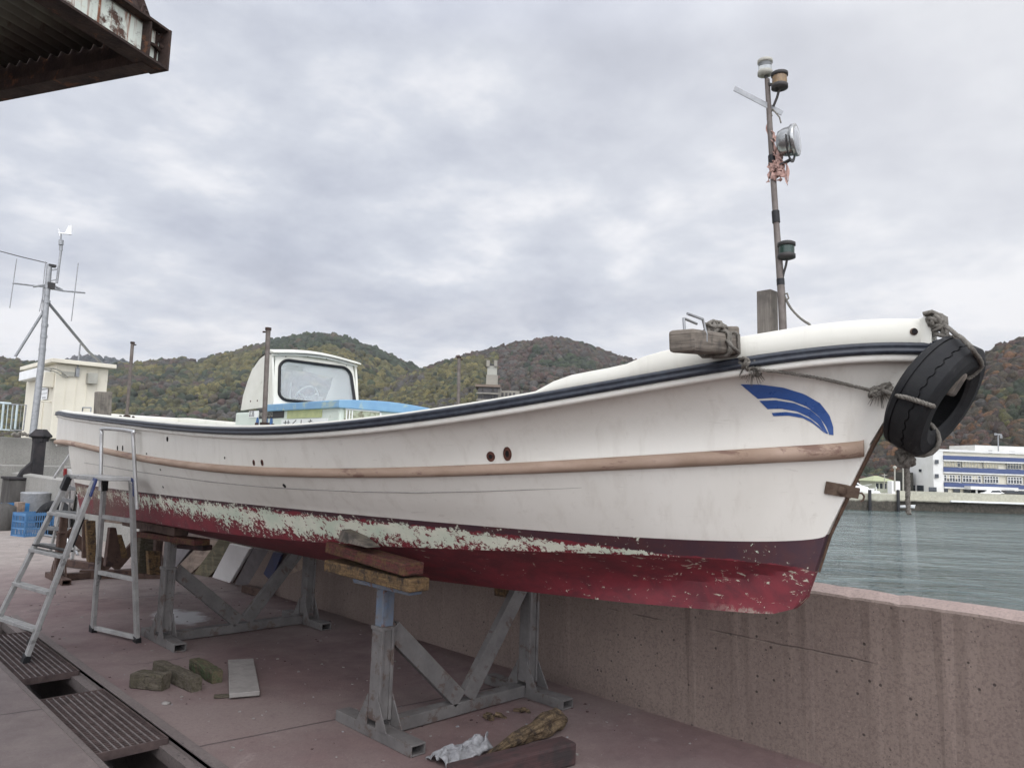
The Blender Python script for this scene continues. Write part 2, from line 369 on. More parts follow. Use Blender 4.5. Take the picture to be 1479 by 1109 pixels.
# concrete ---------------------------------------------------------------------
def conc_wall(name, c1, c2, dark, streak=1., pits=True):
    t = NT(name); co = t.coord('Object')
    st = t.noise(t.coord('Object', (7, 7, .55), (0.12, 0, 0)), 1.6, 7, .65, .3); st2 = t.noise(t.coord('Object', (26, 26, 1.1), (0.1, 0, 0)), 1.2, 5, .6, .2)
    bg = t.noise(co, .9, 5, .6); gr = t.noise(co, 62, 8, .75)
    col = t.mix(t.ramp(bg, [(.35, 0.), (.65, 1.)]), c1, c2)
    col = t.mix(t.math('MULTIPLY', t.ramp(st, [(.45, 0.), (.7, 1.)]), .22*streak), col, dark)
    col = t.mix(t.math('MULTIPLY', t.ramp(st2, [(.5, 0.), (.72, 1.)]), .2*streak), col, tuple(x*1.4 for x in c1))
    col = t.mix(t.ramp(gr, [(.36, .7), (.53, 0.)]), col, dark)
    gs = t.noise(co, 90, 5, .7); col = t.mix(t.ramp(gs, [(.60, 0.), (.68, .4)]), col, tuple(x*1.9 for x in c1))
    h = t.math('MULTIPLY', gr, .35)
    if pits:
        vd = t.voro(co, 15); vd2 = t.voro(co, 33)
        pm = t.ramp(vd, [(.09, 1.), (.14, 0.)]); pm = t.math('MULTIPLY', pm, t.ramp(t.noise(co, 3, 2), [(.46, 0.), (.53, 1.)]))
        pm2 = t.math('MULTIPLY', t.ramp(vd2, [(.08, 1.), (.13, 0.)]), t.ramp(t.noise(co, 7, 2), [(.5, 0.), (.56, 1.)]))
        pm = t.math('MAXIMUM', pm, pm2)
        col = t.mix(t.math('MULTIPLY', pm, .85), col, tuple(x*.35 for x in dark)); h = t.math('SUBTRACT', h, pm)
        z = t.sep(co)[2]; wob = t.math('MULTIPLY', t.noise(co, 2.5, 3), .03)
        ln = t.math('ABSOLUTE', t.math('SUBTRACT', t.math('ADD', z, wob), .62))
        lm = t.math('MULTIPLY', t.ramp(ln, [(.002, 1.), (.005, 0.)]), t.ramp(t.noise(co, 2.2, 2), [(.52, 0.), (.58, 1.)]))
        h = t.math('SUBTRACT', h, lm); col = t.mix(t.math('MULTIPLY', lm, .6), col, tuple(x*.4 for x in dark))
    t.bump(h, .6, .006); t.set(col, .85); return t.m
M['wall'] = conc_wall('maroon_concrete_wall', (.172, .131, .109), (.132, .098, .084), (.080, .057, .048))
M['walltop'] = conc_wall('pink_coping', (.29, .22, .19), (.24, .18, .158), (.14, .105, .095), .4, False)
M['conc'] = conc_wall('grey_concrete', (.27, .26, .235), (.2, .195, .175), (.11, .10, .085), 1.)
M['trench'] = conc_wall('trench_concrete', (.14, .115, .105), (.10, .08, .075), (.05, .04, .038), .6)
def ground_mat():
    t = NT('maroon_concrete_ground'); co = t.coord('Object'); x, y, z = t.sep(co)
    a = t.noise(co, .7, 6, .6, .3); b = t.noise(co, 4, 8, .65, .2); c = t.noise(co, 45, 8, .7); d = t.noise(t.coord('Object', (1, 1, 1)), 130, 4, .6)
    mar = t.mix(t.ramp(b, [(.35, 0.), (.65, 1.)]), (.138, .088, .084), (.102, .065, .062))
    mar = t.mix(t.ramp(a, [(.42, 0.), (.62, 1.)]), mar, (.158, .120, .110))
    bei = t.mix(t.ramp(b, [(.35, 0.), (.65, 1.)]), (.27, .235, .205), (.215, .185, .165))
    lef = t.mix(t.ramp(b, [(.35, 0.), (.65, 1.)]), (.135, .110, .10), (.105, .085, .08))
    fy = t.ramp(t.math('MULTIPLY', t.math('ADD', y, t.math('MULTIPLY', a, 4.)), .05), [(.5, 0.), (.8, 1.)])
    col = t.mix(fy, mar, bei)
    fx = t.ramp(t.math('ADD', t.math('MULTIPLY', x, -.3), .6), [(.0, 0.), (.19, 0.), (.2, 1.)])
    col = t.mix(t.math('MULTIPLY', fx, .85), col, lef)
    # stains, speckle and scrapes
    sp = t.noise(co, 2.2, 9, .75, .8)
    col = t.mix(t.ramp(sp, [(.56, 0.), (.68, .55)]), col, (.085, .055, .055))
    col = t.mix(t.ramp(sp, [(.28, .4), (.40, 0.)]), col, (.34, .28, .26))
    col = t.mix(t.ramp(c, [(.36, .6), (.5, 0.)]), col, (.10, .068, .066))
    col = t.mix(t.ramp(d, [(.62, 0.), (.68, .5)]), col, (.36, .30, .28))
    # pale spill by the rear stand
    dx = t.math('MULTIPLY', t.math('SUBTRACT', x, 3.0), 1.7); dy = t.math('SUBTRACT', y, 7.55)
    dd = t.math('ADD', t.math('MULTIPLY', dx, dx), t.math('MULTIPLY', dy, dy))
    dd = t.math('ADD', dd, t.math('MULTIPLY', t.noise(co, 7, 6), .35))
    col = t.mix(t.ramp(dd, [(.24, .8), (.36, 0.)]), col, (.42, .42, .42))
    # saw-cut joints
    wob = t.math('MULTIPLY', t.noise(co, 3, 4), .02)
    def joint(expr, w=.006):
        return t.ramp(t.math('ABSOLUTE', t.math('ADD', expr, wob)), [(w, 1.), (w*1.8, 0.)])
    right_side = t.ramp(t.math('SUBTRACT', x, 1.0), [(.75, 0.), (.76, 1.)])
    j1 = joint(t.math('SUBTRACT', y, t.math('MULTIPLY_ADD', x, -.11, 4.42)))
    j2 = joint(t.math('SUBTRACT', y, t.math('MULTIPLY_ADD', x, -.19, 9.40)))
    j3 = joint(t.math('SUBTRACT', y, t.math('MULTIPLY_ADD', x, -.1, 13.1)))
    j4 = t.math('MULTIPLY', joint(t.math('SUBTRACT', y, t.math('MULTIPLY_ADD', x, -.15, 5.6))), t.math('SUBTRACT', 1., right_side))
    jj = t.math('MAXIMUM', t.math('MULTIPLY', t.math('MAXIMUM', j1, j2), right_side), t.math('MAXIMUM', j3, j4))
    col = t.mix(t.math('MULTIPLY', jj, .85), col, (.035, .024, .024))
    wv = t.new('ShaderNodeVectorMath', operation='ADD'); nv = t.new('ShaderNodeTexNoise'); nv.inputs['Scale'].default_value = 2.; nv.inputs['Detail'].default_value = 6; t.link(co, nv.inputs['Vector']); t.link(co, wv.inputs[0]); t.link(nv.outputs['Color'], wv.inputs[1])
    ve = t.voro(wv.outputs[0], .42, 'DISTANCE_TO_EDGE'); ck = t.math('MULTIPLY', t.ramp(ve, [(.002, 1.), (.006, 0.)]), t.ramp(t.noise(co, .6, 2), [(.53, 0.), (.57, 1.)]))
    col = t.mix(t.math('MULTIPLY', ck, .7), col, (.03, .022, .022)); jj = t.math('MAXIMUM', jj, t.math('MULTIPLY', ck, .6))
    ds = t.noise(co, 9, 9, .8, 1.2); col = t.mix(t.ramp(ds, [(.60, 0.), (.66, .45)]), col, (.055, .038, .036)); col = t.mix(t.ramp(ds, [(.30, .35), (.36, 0.)]), col, (.22, .185, .175))
    h = t.math('SUBTRACT', t.math('MULTIPLY', c, .5), jj)
    t.bump(h, .55, .006)
    t.set(col, t.ramp(b, [(.3, .62), (.7, .85)])); return t.m
M['ground'] = ground_mat()
HAZE = 0.00009
# ================================================================== SKY
world = bpy.data.worlds.new('World'); SC.world = world; world.use_nodes = True
wt = world.node_tree; wn = wt.nodes; wl = wt.links; wn.clear()
def wnew(ty, **kw):
    n = wn.new(ty)
    for k, v in kw.items(): setattr(n, k, v)
    return n
SUN_EL, SUN_AZ = math.radians(50), math.radians(215)      # azimuth clockwise from +Y
sky = wnew('ShaderNodeTexSky', sky_type='NISHITA'); sky.sun_disc = False; sky.sun_elevation = SUN_EL; sky.sun_rotation = SUN_AZ
sky.air_density = 1.2; sky.dust_density = 3
tc = wnew('ShaderNodeTexCoord')
sp = wnew('ShaderNodeSeparateXYZ'); wl.new(tc.outputs['Generated'], sp.inputs[0])
def wmath(op, a, b=0., c=None, clamp=False):
    n = wnew('ShaderNodeMath', operation=op); n.use_clamp = clamp
    for i, v in enumerate((a, b, c)):
        if v is None: continue
        if isinstance(v, (int, float)): n.inputs[i].default_value = v
        else: wl.new(v, n.inputs[i])
    return n.outputs[0]
# cloud deck: project the view direction on a flat layer overhead
zz = wmath('ADD', wmath('MAXIMUM', sp.outputs[2], 0.), .22)
cx = wmath('DIVIDE', sp.outputs[0], zz); cy = wmath('DIVIDE', sp.outputs[1], zz)
cb = wnew('ShaderNodeCombineXYZ'); wl.new(cx, cb.inputs[0]); wl.new(cy, cb.inputs[1])
def wnoise(scale, detail, rough, dist=0., off=(0, 0, 0)):
    mp = wnew('ShaderNodeMapping'); mp.inputs['Location'].default_value = off; wl.new(cb.outputs[0], mp.inputs[0])
    n = wnew('ShaderNodeTexNoise'); n.inputs['Scale'].default_value = scale; n.inputs['Detail'].default_value = detail
    n.inputs['Roughness'].default_value = rough; n.inputs['Distortion'].default_value = dist; wl.new(mp.outputs[0], n.inputs['Vector']); return n.outputs['Fac']
def wramp(fac, stops, interp='LINEAR'):
    r = wnew('ShaderNodeValToRGB'); r.color_ramp.interpolation = interp
    while len(r.color_ramp.elements) < len(stops): r.color_ramp.elements.new(.5)
    for e, (p, c) in zip(r.color_ramp.elements, stops):
        e.position = p; e.color = (c, c, c, 1) if isinstance(c, (int, float)) else (*c, 1)
    wl.new(fac, r.inputs[0]); return r.outputs[0]
def wmix(f, a, b, mode='MIX'):
    n = wnew('ShaderNodeMix', data_type='RGBA', blend_type=mode)
    for s_, v in ((n.inputs[0], f), (n.inputs[6], a), (n.inputs[7], b)):
        if isinstance(v, (int, float)): s_.default_value = v
        elif isinstance(v, tuple): s_.default_value = (*v, 1)
        else: wl.new(v, s_)
    return n.outputs[2]
n1 = wnoise(1.55, 7, .55, .15, (3.1, 1.7, 0)); n2 = wnoise(3.8, 6, .58, .1, (1.2, 6.3, 0)); n3 = wnoise(.55, 3, .5, 0, (7.7, 2.2, 0))
dens = wmath('ADD', wmath('MULTIPLY', n1, .60), wmath('ADD', wmath('MULTIPLY', n2, .24), wmath('MULTIPLY', n3, .34)))
cl = wramp(dens, [(.44, (.46, .49, .58)), (.52, (.555, .585, .675)), (.60, (.69, .72, .795)), (.69, (.96, .96, .99))])
# brighter towards the hidden sun, pale band low over the hills
gd = V((math.sin(math.radians(100))*math.cos(.6), math.cos(math.radians(100))*math.cos(.6), math.sin(.6)))
sd = V((math.sin(SUN_AZ)*math.cos(SUN_EL), math.cos(SUN_AZ)*math.cos(SUN_EL), math.sin(SUN_EL)))
dt = wmath('ADD', wmath('ADD', wmath('MULTIPLY', sp.outputs[0], gd.x), wmath('MULTIPLY', sp.outputs[1], gd.y)), wmath('MULTIPLY', sp.outputs[2], gd.z))
glow = wramp(dt, [(.55, 0.), (.80, .35), (1., 1.)])
cl = wmix(wmath('MULTIPLY', glow, .62), cl, (.98, .97, .97))
low = wramp(sp.outputs[2], [(.0, .0), (.06, .9), (.13, .45), (.26, 0.)])
cl = wmix(wmath('MULTIPLY', low, wramp(n2, [(.38, .15), (.6, .8)])), cl, (.88, .85, .85))
# overcast dome; unseen zenith and sky behind the viewer raised as added fill light
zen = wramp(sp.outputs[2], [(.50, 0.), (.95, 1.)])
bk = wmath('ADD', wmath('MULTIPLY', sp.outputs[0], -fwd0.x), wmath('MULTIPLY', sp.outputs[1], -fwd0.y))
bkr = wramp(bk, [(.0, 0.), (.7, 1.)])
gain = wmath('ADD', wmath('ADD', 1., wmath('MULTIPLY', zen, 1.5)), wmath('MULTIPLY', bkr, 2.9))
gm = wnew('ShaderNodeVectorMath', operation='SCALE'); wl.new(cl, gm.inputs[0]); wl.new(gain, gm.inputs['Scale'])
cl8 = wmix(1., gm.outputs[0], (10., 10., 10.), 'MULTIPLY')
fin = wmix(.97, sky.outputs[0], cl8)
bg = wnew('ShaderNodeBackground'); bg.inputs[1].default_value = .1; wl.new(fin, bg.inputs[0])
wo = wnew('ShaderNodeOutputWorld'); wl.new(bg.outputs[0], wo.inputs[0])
sl = bpy.data.lights.new('sun', 'SUN'); sl.energy = 1.1; sl.angle = math.radians(35); sl.color = (1, .96, .9)
so = bpy.data.objects.new('sun', sl); COL.objects.link(so); so.rotation_euler = (-sd).to_track_quat('-Z', 'Y').to_euler(); so.location = (20, 0, 30)
SC.view_settings.view_transform = 'Standard'; SC.view_settings.look = 'None'; SC.view_settings.exposure = 0; SC.view_settings.gamma = 1
SC.cycles.max_bounces = 6; SC.cycles.transparent_max_bounces = 8

# ================================================================== GROUND, WALLS, WATER
TX0, TX1 = 1.375, 1.765       # drain trench
TY0, TY1 = -3.0, 8.45
g = MB()
def sheet(x0, y0, x1, y1, z=0):
    g.add([(x0, y0, z), (x1, y0, z), (x1, y1, z), (x0, y1, z)], [(0, 1, 2, 3)])
sheet(-60, -40, TX0-.03, 60); sheet(TX1+.06, -40, 4.31, 22); sheet(TX0-.03, TY1, TX1+.06, 22); sheet(TX0-.03, -40, TX1+.06, TY0)
sheet(TX0-.03, 22, 4.28, 22.05)
tag(g.build('ground', M['ground']), kind='structure')
# trench (sides, bottom, worn steel-edged lips, inner ledge)
t = MB()
zb = -.42
t.add([(TX0, TY0, zb), (TX1, TY0, zb), (TX1, TY1, zb), (TX0, TY1, zb)], [(0, 1, 2, 3)])
t.add([(TX0, TY0, -.0), (TX0, TY1, -.0), (TX0, TY1, zb), (TX0, TY0, zb)], [(0, 1, 2, 3)])
t.add([(TX1, TY0, -.0), (TX1, TY1, -.0), (TX1, TY1, zb), (TX1, TY0, zb)], [(0, 1, 2, 3)])
for yy in (TY0, TY1): t.add([(TX0, yy, 0), (TX1, yy, 0), (TX1, yy, zb), (TX0, yy, zb)], [(0, 1, 2, 3)])
t.box((TX0-.015, (TY0+TY1)/2, -.01), (.03, TY1-TY0, .028)); t.box((TX1+.03, (TY0+TY1)/2, -.006), (.06, TY1-TY0, .026))
t.box((TX1-.026, (TY0+TY1)/2, -.075), (.056, TY1-TY0, .07)); t.box((TX0+.018, (TY0+TY1)/2, -.085), (.03, TY1-TY0, .07))
tag(t.build('drain_trench', M['trench']), kind='structure')
# steel gratings
def grating(y0, y1, label):
    r = thing('drain_grating', (1.57, (y0+y1)/2, -.05), label, 'drain grating', 'steel gratings over the drain')
    x0, x1 = TX0+.008, TX1-.008; zt = -.012
    f = MB()
    for yy in (y0, y1): f.box(((x0+x1)/2, yy, zt-.018), (x1-x0, .01, .045))
    for xx in (x0, x1): f.box((xx, (y0+y1)/2, zt-.017), (.008, y1-y0, .045))
    f.build('frame', M['darkrust_g'], r)
    b = MB(); n = int((y1-y0)/.030)
    for i in range(1, n):
        yy = y0+(y1-y0)*i/n; b.box(((x0+x1)/2, yy, zt-.020), (x1-x0-.012, .009, .034))
    b.build('cross_bars', M['darkrust_g'], r)
    b = MB()
    for i in range(1, 10):
        xx = x0+(x1-x0)*i/10; b.box((xx, (y0+y1)/2, zt-.0025), (.0075, y1-y0-.01, .007))
    b.build('bearing_rods', M['rods'], r)
M['darkrust_g'] = mat_basic('grating_rust', (.085, .06, .055), (.045, .032, .03), 14, .75, bump=.3)
M['rods'] = mat_basic('worn_rods', (.15, .13, .125), (.09, .075, .07), 20, .6, bump=.1)
grating(4.46, 5.62, 'rusty steel drain grating nearest the bottom edge of the photo'); grating(6.18, 7.72, 'rusty steel drain grating under the foot of the stepladder')


# sea wall --------------------------------------------------------------------
from mathutils import noise as mn
def rough_n(a, b_, c_, f): return mn.noise(V((a*f+3, b_*f, c_*f)))
WX = 4.285; WT = .935
w = MB()
def wall_run(pts_prof, y0, y1, n=1, mi=0):
    n = int((y1-y0)/.05) if y1 < 13 and y0 > -6 else 1
    for k in range(len(pts_prof)-1):
        (xa, za, ma), (xb, zb_, _) = pts_prof[k], pts_prof[k+1]; vs = []
        for i in range(n+1):
            y = y0+(y1-y0)*i/n
            for (x, z) in ((xa, za), (xb, zb_)):
                top = .9 < z; j = V((0, 0, 0))
                if top and n > 1: j = V((rough_n(x, y, z, 3.)*.006+min(0, rough_n(x, y, z, 17.)+.16)*.022, 0, rough_n(y, x, z, 2.)*.006+min(0, rough_n(x, y, z, 14.)+.18)*.02))
                vs.append((x+j.x, y, z+j.z))
        w.add(vs, [(2*i, 2*i+1, 2*i+3, 2*i+2) for i in range(n)], None, ma)
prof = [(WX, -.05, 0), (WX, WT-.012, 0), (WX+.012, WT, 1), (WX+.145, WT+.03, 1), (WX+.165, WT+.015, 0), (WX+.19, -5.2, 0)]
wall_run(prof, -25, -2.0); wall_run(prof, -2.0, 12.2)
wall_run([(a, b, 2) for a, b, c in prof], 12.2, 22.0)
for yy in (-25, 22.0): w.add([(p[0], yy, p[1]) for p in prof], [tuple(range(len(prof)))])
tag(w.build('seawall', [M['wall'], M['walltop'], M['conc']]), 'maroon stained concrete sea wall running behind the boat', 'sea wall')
c = MB(); c.box((3.2, 22.5, .53), (22, 1.4, 1.16)); c.box((3.2, 22.5, -3.0), (22, 1.38, 5.9))
tag(c.build('quay_wall', M['conc'], bevel=.01), 'low grey concrete wall crossing behind the blue crates', 'concrete wall')
c = MB(); c.box((3.2, 27.2, .83), (21, 8.0, 1.98)); c.box((3.2, 27.2, -2.7), (20.9, 7.9, 5.1))
tag(c.build('concrete_platform', M['conc'], bevel=.015), 'stained grey concrete platform carrying the cream hut', 'platform')

# water -----------------------------------------------------------------------
ZW = -4.4
t = NT('sea_water'); co = t.coord('Object')
def rotated(sc):
    m1 = t.new('ShaderNodeMapping'); m1.inputs['Rotation'].default_value = (0, 0, YAW); tc_ = t.new('ShaderNodeTexCoord'); t.link(tc_.outputs['Object'], m1.inputs[0])
    m2 = t.new('ShaderNodeMapping'); m2.inputs['Scale'].default_value = sc; t.link(m1.outputs[0], m2.inputs[0]); return m2.outputs[0]
na = t.noise(rotated((.38, 1, 1)), .55, 3, .55, .6); nb = t.noise(rotated((.45, 1, 1)), 1.9, 3, .55, .5); ng = t.noise(rotated((.16, 1, 1)), .11, 5, .6, .5)
hh = t.math('ADD', t.math('MULTIPLY', na, 1.), t.math('MULTIPLY', nb, .34))
t.bump(hh, 1., .62)
fl = t.ramp(t.math('ADD', t.math('MULTIPLY', ng, .6), t.math('ADD', t.math('MULTIPLY', na, .25), t.math('MULTIPLY', nb, .15))), [(.42, 0.), (.58, 1.)])
t.set(t.mix(fl, (.030, .052, .050), (.12, .155, .148)), .07, 0., **{'IOR': 1.33})  # pale ripple streaks put sky reflection into the base colour
g = MB(); n = 1
g.add([(4.4, -1800, ZW), (3500, -1800, ZW), (3500, 3000, ZW), (4.4, 3000, ZW)], [(0, 1, 2, 3)])
g.add([(-3500, 30.5, ZW), (4.4, 30.5, ZW), (4.4, 3000, ZW), (-3500, 3000, ZW)], [(0, 1, 2, 3)])
tag(g.build('water', t.m), kind='structure')

# ================================================================== HILLS
def hill_mat(name, c1, c2, c3):
    t = NT(name); co = t.coord('Object'); n = t.noise(co, .05, 8, .7); n2 = t.noise(co, .4, 6, .7)
    col = t.mix(t.ramp(n, [(.4, 0.), (.6, 1.)]), c1, c2); col = t.mix(t.ramp(n2, [(.45, 0.), (.6, 1.)]), col, c3); t.set(col, .95); return t.m
M['hill'] = hill_mat('hill_floor', (.055, .05, .03), (.07, .055, .04), (.04, .04, .025))
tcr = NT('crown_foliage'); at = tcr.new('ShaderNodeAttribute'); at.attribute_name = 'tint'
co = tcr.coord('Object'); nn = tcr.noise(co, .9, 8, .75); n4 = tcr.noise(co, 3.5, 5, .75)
cc = tcr.mix(tcr.ramp(nn, [(.38, .85), (.60, 0.)]), at.outputs['Color'], (.018, .02, .014))  # noise paints the shaded gaps between leaf clumps into the colour
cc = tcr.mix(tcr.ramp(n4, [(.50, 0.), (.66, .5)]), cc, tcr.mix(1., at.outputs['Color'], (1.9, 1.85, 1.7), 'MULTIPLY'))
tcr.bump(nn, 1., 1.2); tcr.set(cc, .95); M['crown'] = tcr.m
bm = bmesh.new(); bmesh.ops.create_icosphere(bm, subdivisions=2, radius=1.)
ICO_V = np.array([v.co[:] for v in bm.verts]); ICO_F = np.array([[v.index for v in f.verts] for f in bm.faces]); bm.free()
def crowns(name, P, R, tint, label=None):
    n = len(P); nv = len(ICO_V)
    # lumpy crowns: three random lobes each
    base = ICO_V[None, :, :]
    disp = np.ones((n, nv))
    for k in range(9):
        d = rng.normal(size=(n, 3)); d /= np.linalg.norm(d, axis=1)[:, None]
        dot = np.einsum('ni,vi->nv', d, ICO_V); disp += np.clip((dot-.62)*2.2, 0, 1)*rng.uniform(.1, .42, (n, 1))
    disp *= rng.uniform(.80, 1.14, (n, nv))
    sc = R[:, None]*np.stack([np.ones(n), np.ones(n), rng.uniform(.8, 1.35, n)], 1)
    vv = (base*disp[:, :, None])*sc[:, None, :]+P[:, None, :]
    ff = (ICO_F[None]+(np.arange(n)*nv)[:, None, None]).reshape(-1, 3)
    me = bpy.data.meshes.new(name)
    me.vertices.add(n*nv); me.vertices.foreach_set('co', vv.reshape(-1).astype(np.float32))
    me.loops.add(ff.size); me.loops.foreach_set('vertex_index', ff.reshape(-1).astype(np.int32))
    me.polygons.add(len(ff)); me.polygons.foreach_set('loop_start', np.arange(0, ff.size, 3, dtype=np.int32))
    me.update(calc_edges=True)
    a = me.color_attributes.new('tint', 'FLOAT_COLOR', 'POINT')
    cc = np.ones((n, nv, 4), np.float32); cc[:, :, :3] = (tint[:, None, :]*rng.uniform(.8, 1.2, (n, nv, 1)))
    a.data.foreach_set('color', cc.reshape(-1))
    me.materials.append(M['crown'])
    ob = bpy.data.objects.new(name, me); COL.objects.link(ob); tag(ob, kind='stuff'); return ob
from mathutils import noise as mn
def hill(name, ridge, D, foot, ncrown, rad, palette, wood_name, foot_py=None, seed=0, back=1.15, spread=.5):
    """ridge: pixel polyline of the skyline at distance D; the slope comes forward to 'foot' metres away"""
    px = np.array([r[0] for r in ridge], float); py = np.array([r[1] for r in ridge], float)
    nu = 160; us = np.linspace(px[0], px[-1], nu); vs = np.interp(us, px, py)
    dirs = []; zr = []
    for a, b in zip(us, vs):
        d = ray(a, b); hl = math.hypot(d.x, d.y); dirs.append((d.x/hl, d.y/hl)); zr.append(CH+D*d.z/hl)
    dirs = np.array(dirs); zr = np.array(zr)-rad*.9
    prof = [(foot/D, 0.), (foot/D+(1-foot/D)*.2, .20), (foot/D+(1-foot/D)*.4, .42), (foot/D+(1-foot/D)*.6, .65), (foot/D+(1-foot/D)*.8, .86), (1., 1.), (back, .96), (back+.5, .3), (back+.9, 0)]
    nvv = 40; tt = np.linspace(0, len(prof)-1, nvv); rr = np.interp(tt, range(len(prof)), [p[0] for p in prof]); hh_ = np.interp(tt, range(len(prof)), [p[1] for p in prof])
    z0 = -3.5
    verts = np.zeros((nu, nvv, 3))
    for i in range(nu):
        for j in range(nvv):
            r = rr[j]*D; x, y = dirs[i]*r
            wob = mn.noise(V((x/150+seed, y/150, 0)))*.16+mn.noise(V((x/55, y/55+seed, 3)))*.07
            k = hh_[j]; k2 = k+wob*(1-abs(2*k-1))*1.4
            if rr[j] > 1: k2 = k
            verts[i, j] = (x, y, z0+(zr[i]-z0)*k2)
    mb = MB(); fs = [(i*nvv+j, (i+1)*nvv+j, (i+1)*nvv+j+1, i*nvv+j+1) for i in range(nu-1) for j in range(nvv-1)]
    mb.add([tuple(p) for p in verts.reshape(-1, 3)], fs, None, 0, True)
    tag(mb.build(name, M['hill']), kind='structure')
    # crowns: even over the visible slope, plus a run along the skyline
    u = rng.uniform(0, nu-1.01, ncrown); v = rng.uniform(0, 1, ncrown)
    jr = np.interp(1., rr[:int(nvv*.7)], np.arange(int(nvv*.7)))
    vj = v**.75*(jr+2.); 
    k = int(ncrown*.10); vj[:k] = jr+rng.uniform(-.6, .4, k)
    iu = u.astype(int); fu = u-iu; jv = np.clip(vj.astype(int), 0, nvv-2); fv = vj-jv
    P = (verts[iu, jv]*((1-fu)*(1-fv))[:, None]+verts[iu+1, jv]*(fu*(1-fv))[:, None]+verts[iu, jv+1]*((1-fu)*fv)[:, None]+verts[iu+1, jv+1]*(fu*fv)[:, None])
    R = rad*rng.uniform(.6, 1.25, ncrown)*np.hypot(P[:, 0], P[:, 1])/D
    P[:, 2] += R*.25
    tint = np.array([palette(us[int(a)]+ (a-int(a))*0, h, p) for a, h, p in zip(u, vj/jr, P)])
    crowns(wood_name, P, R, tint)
def pick(cols, w):
    r = random.random()*sum(w)
    for c, a in zip(cols, w):
        r -= a
        if r <= 0: return np.array(c)*random.uniform(.35, 1.05)
    return np.array(cols[-1])
DKG, BAM, BRN, RED, GRY, YEL, GRN = (.035, .048, .025), (.118, .108, .036), (.085, .065, .042), (.095, .055, .045), (.085, .075, .068), (.155, .13, .042), (.05, .065, .03)
def pal_main(px, h, p):
    n = mn.noise(V((p[0]/60, p[1]/60, 1.3)))+.5*mn.noise(V((p[0]/22, p[1]/22, 5)))
    if px > 380 and h > .72: return pick((DKG, GRN, BRN), (5, 2, 1.2))
    if n > .12: return pick((YEL, BAM, GRN), (4, 4, 1))
    if n < -.18: return pick((GRY, RED, BRN), (3, 2, 2))
    return pick((BAM, DKG, BRN, GRN), (2.5, 2.5, 2, 2))
def pal_mid(px, h, p):
    n = mn.noise(V((p[0]/50, p[1]/50, 8.3)))+.4*mn.noise(V((p[0]/18, p[1]/18, 5)))
    if px < 720 and h < .86+n*.2 and h > .15: return pick((YEL, BAM, GRN), (4, 3, 1)) if n > -.25 else pick((GRY, BRN, BAM), (2, 2, 1))
    if n > .42: return pick((DKG, GRN), (2, 1))
    return pick((RED, GRY, BRN, DKG), (4, 3, 3, .5))
def pal_right(px, h, p):
    n = mn.noise(V((p[0]/28, p[1]/28, 2.3)))+.4*mn.noise(V((p[0]/9, p[1]/9, 5)))
    if n > .10: return pick((GRN, DKG, BAM), (4, 3, 2))
    if n < -.12: return pick((RED, BRN, (.17, .085, .04), GRY), (3, 3, 2, 1))
    return pick((BRN, DKG, (.13, .075, .035), BAM), (3, 2, 2, 1))
def pal_far(px, h, p): return pick(((.05, .055, .05), (.06, .05, .05)), (1, 1))
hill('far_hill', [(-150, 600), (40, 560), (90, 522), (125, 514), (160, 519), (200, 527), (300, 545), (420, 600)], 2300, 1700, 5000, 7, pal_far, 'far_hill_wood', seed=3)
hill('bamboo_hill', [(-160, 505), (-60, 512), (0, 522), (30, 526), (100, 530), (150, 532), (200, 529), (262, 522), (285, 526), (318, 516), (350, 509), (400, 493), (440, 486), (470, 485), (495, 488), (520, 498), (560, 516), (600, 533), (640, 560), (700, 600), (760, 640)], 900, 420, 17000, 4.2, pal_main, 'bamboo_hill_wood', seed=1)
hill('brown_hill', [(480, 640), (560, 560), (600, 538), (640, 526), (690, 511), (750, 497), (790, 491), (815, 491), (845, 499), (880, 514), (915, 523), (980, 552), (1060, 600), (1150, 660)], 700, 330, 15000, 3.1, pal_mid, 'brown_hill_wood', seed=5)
hill('harbour_hill', [(1120, 690), (1180, 665), (1230, 640), (1290, 610), (1340, 570), (1380, 545), (1400, 533), (1440, 509), (1479, 496), (1560, 478), (1700, 470), (1850, 480)], 340, 200, 13000, 2.1, pal_right, 'harbour_hill_wood', seed=9)
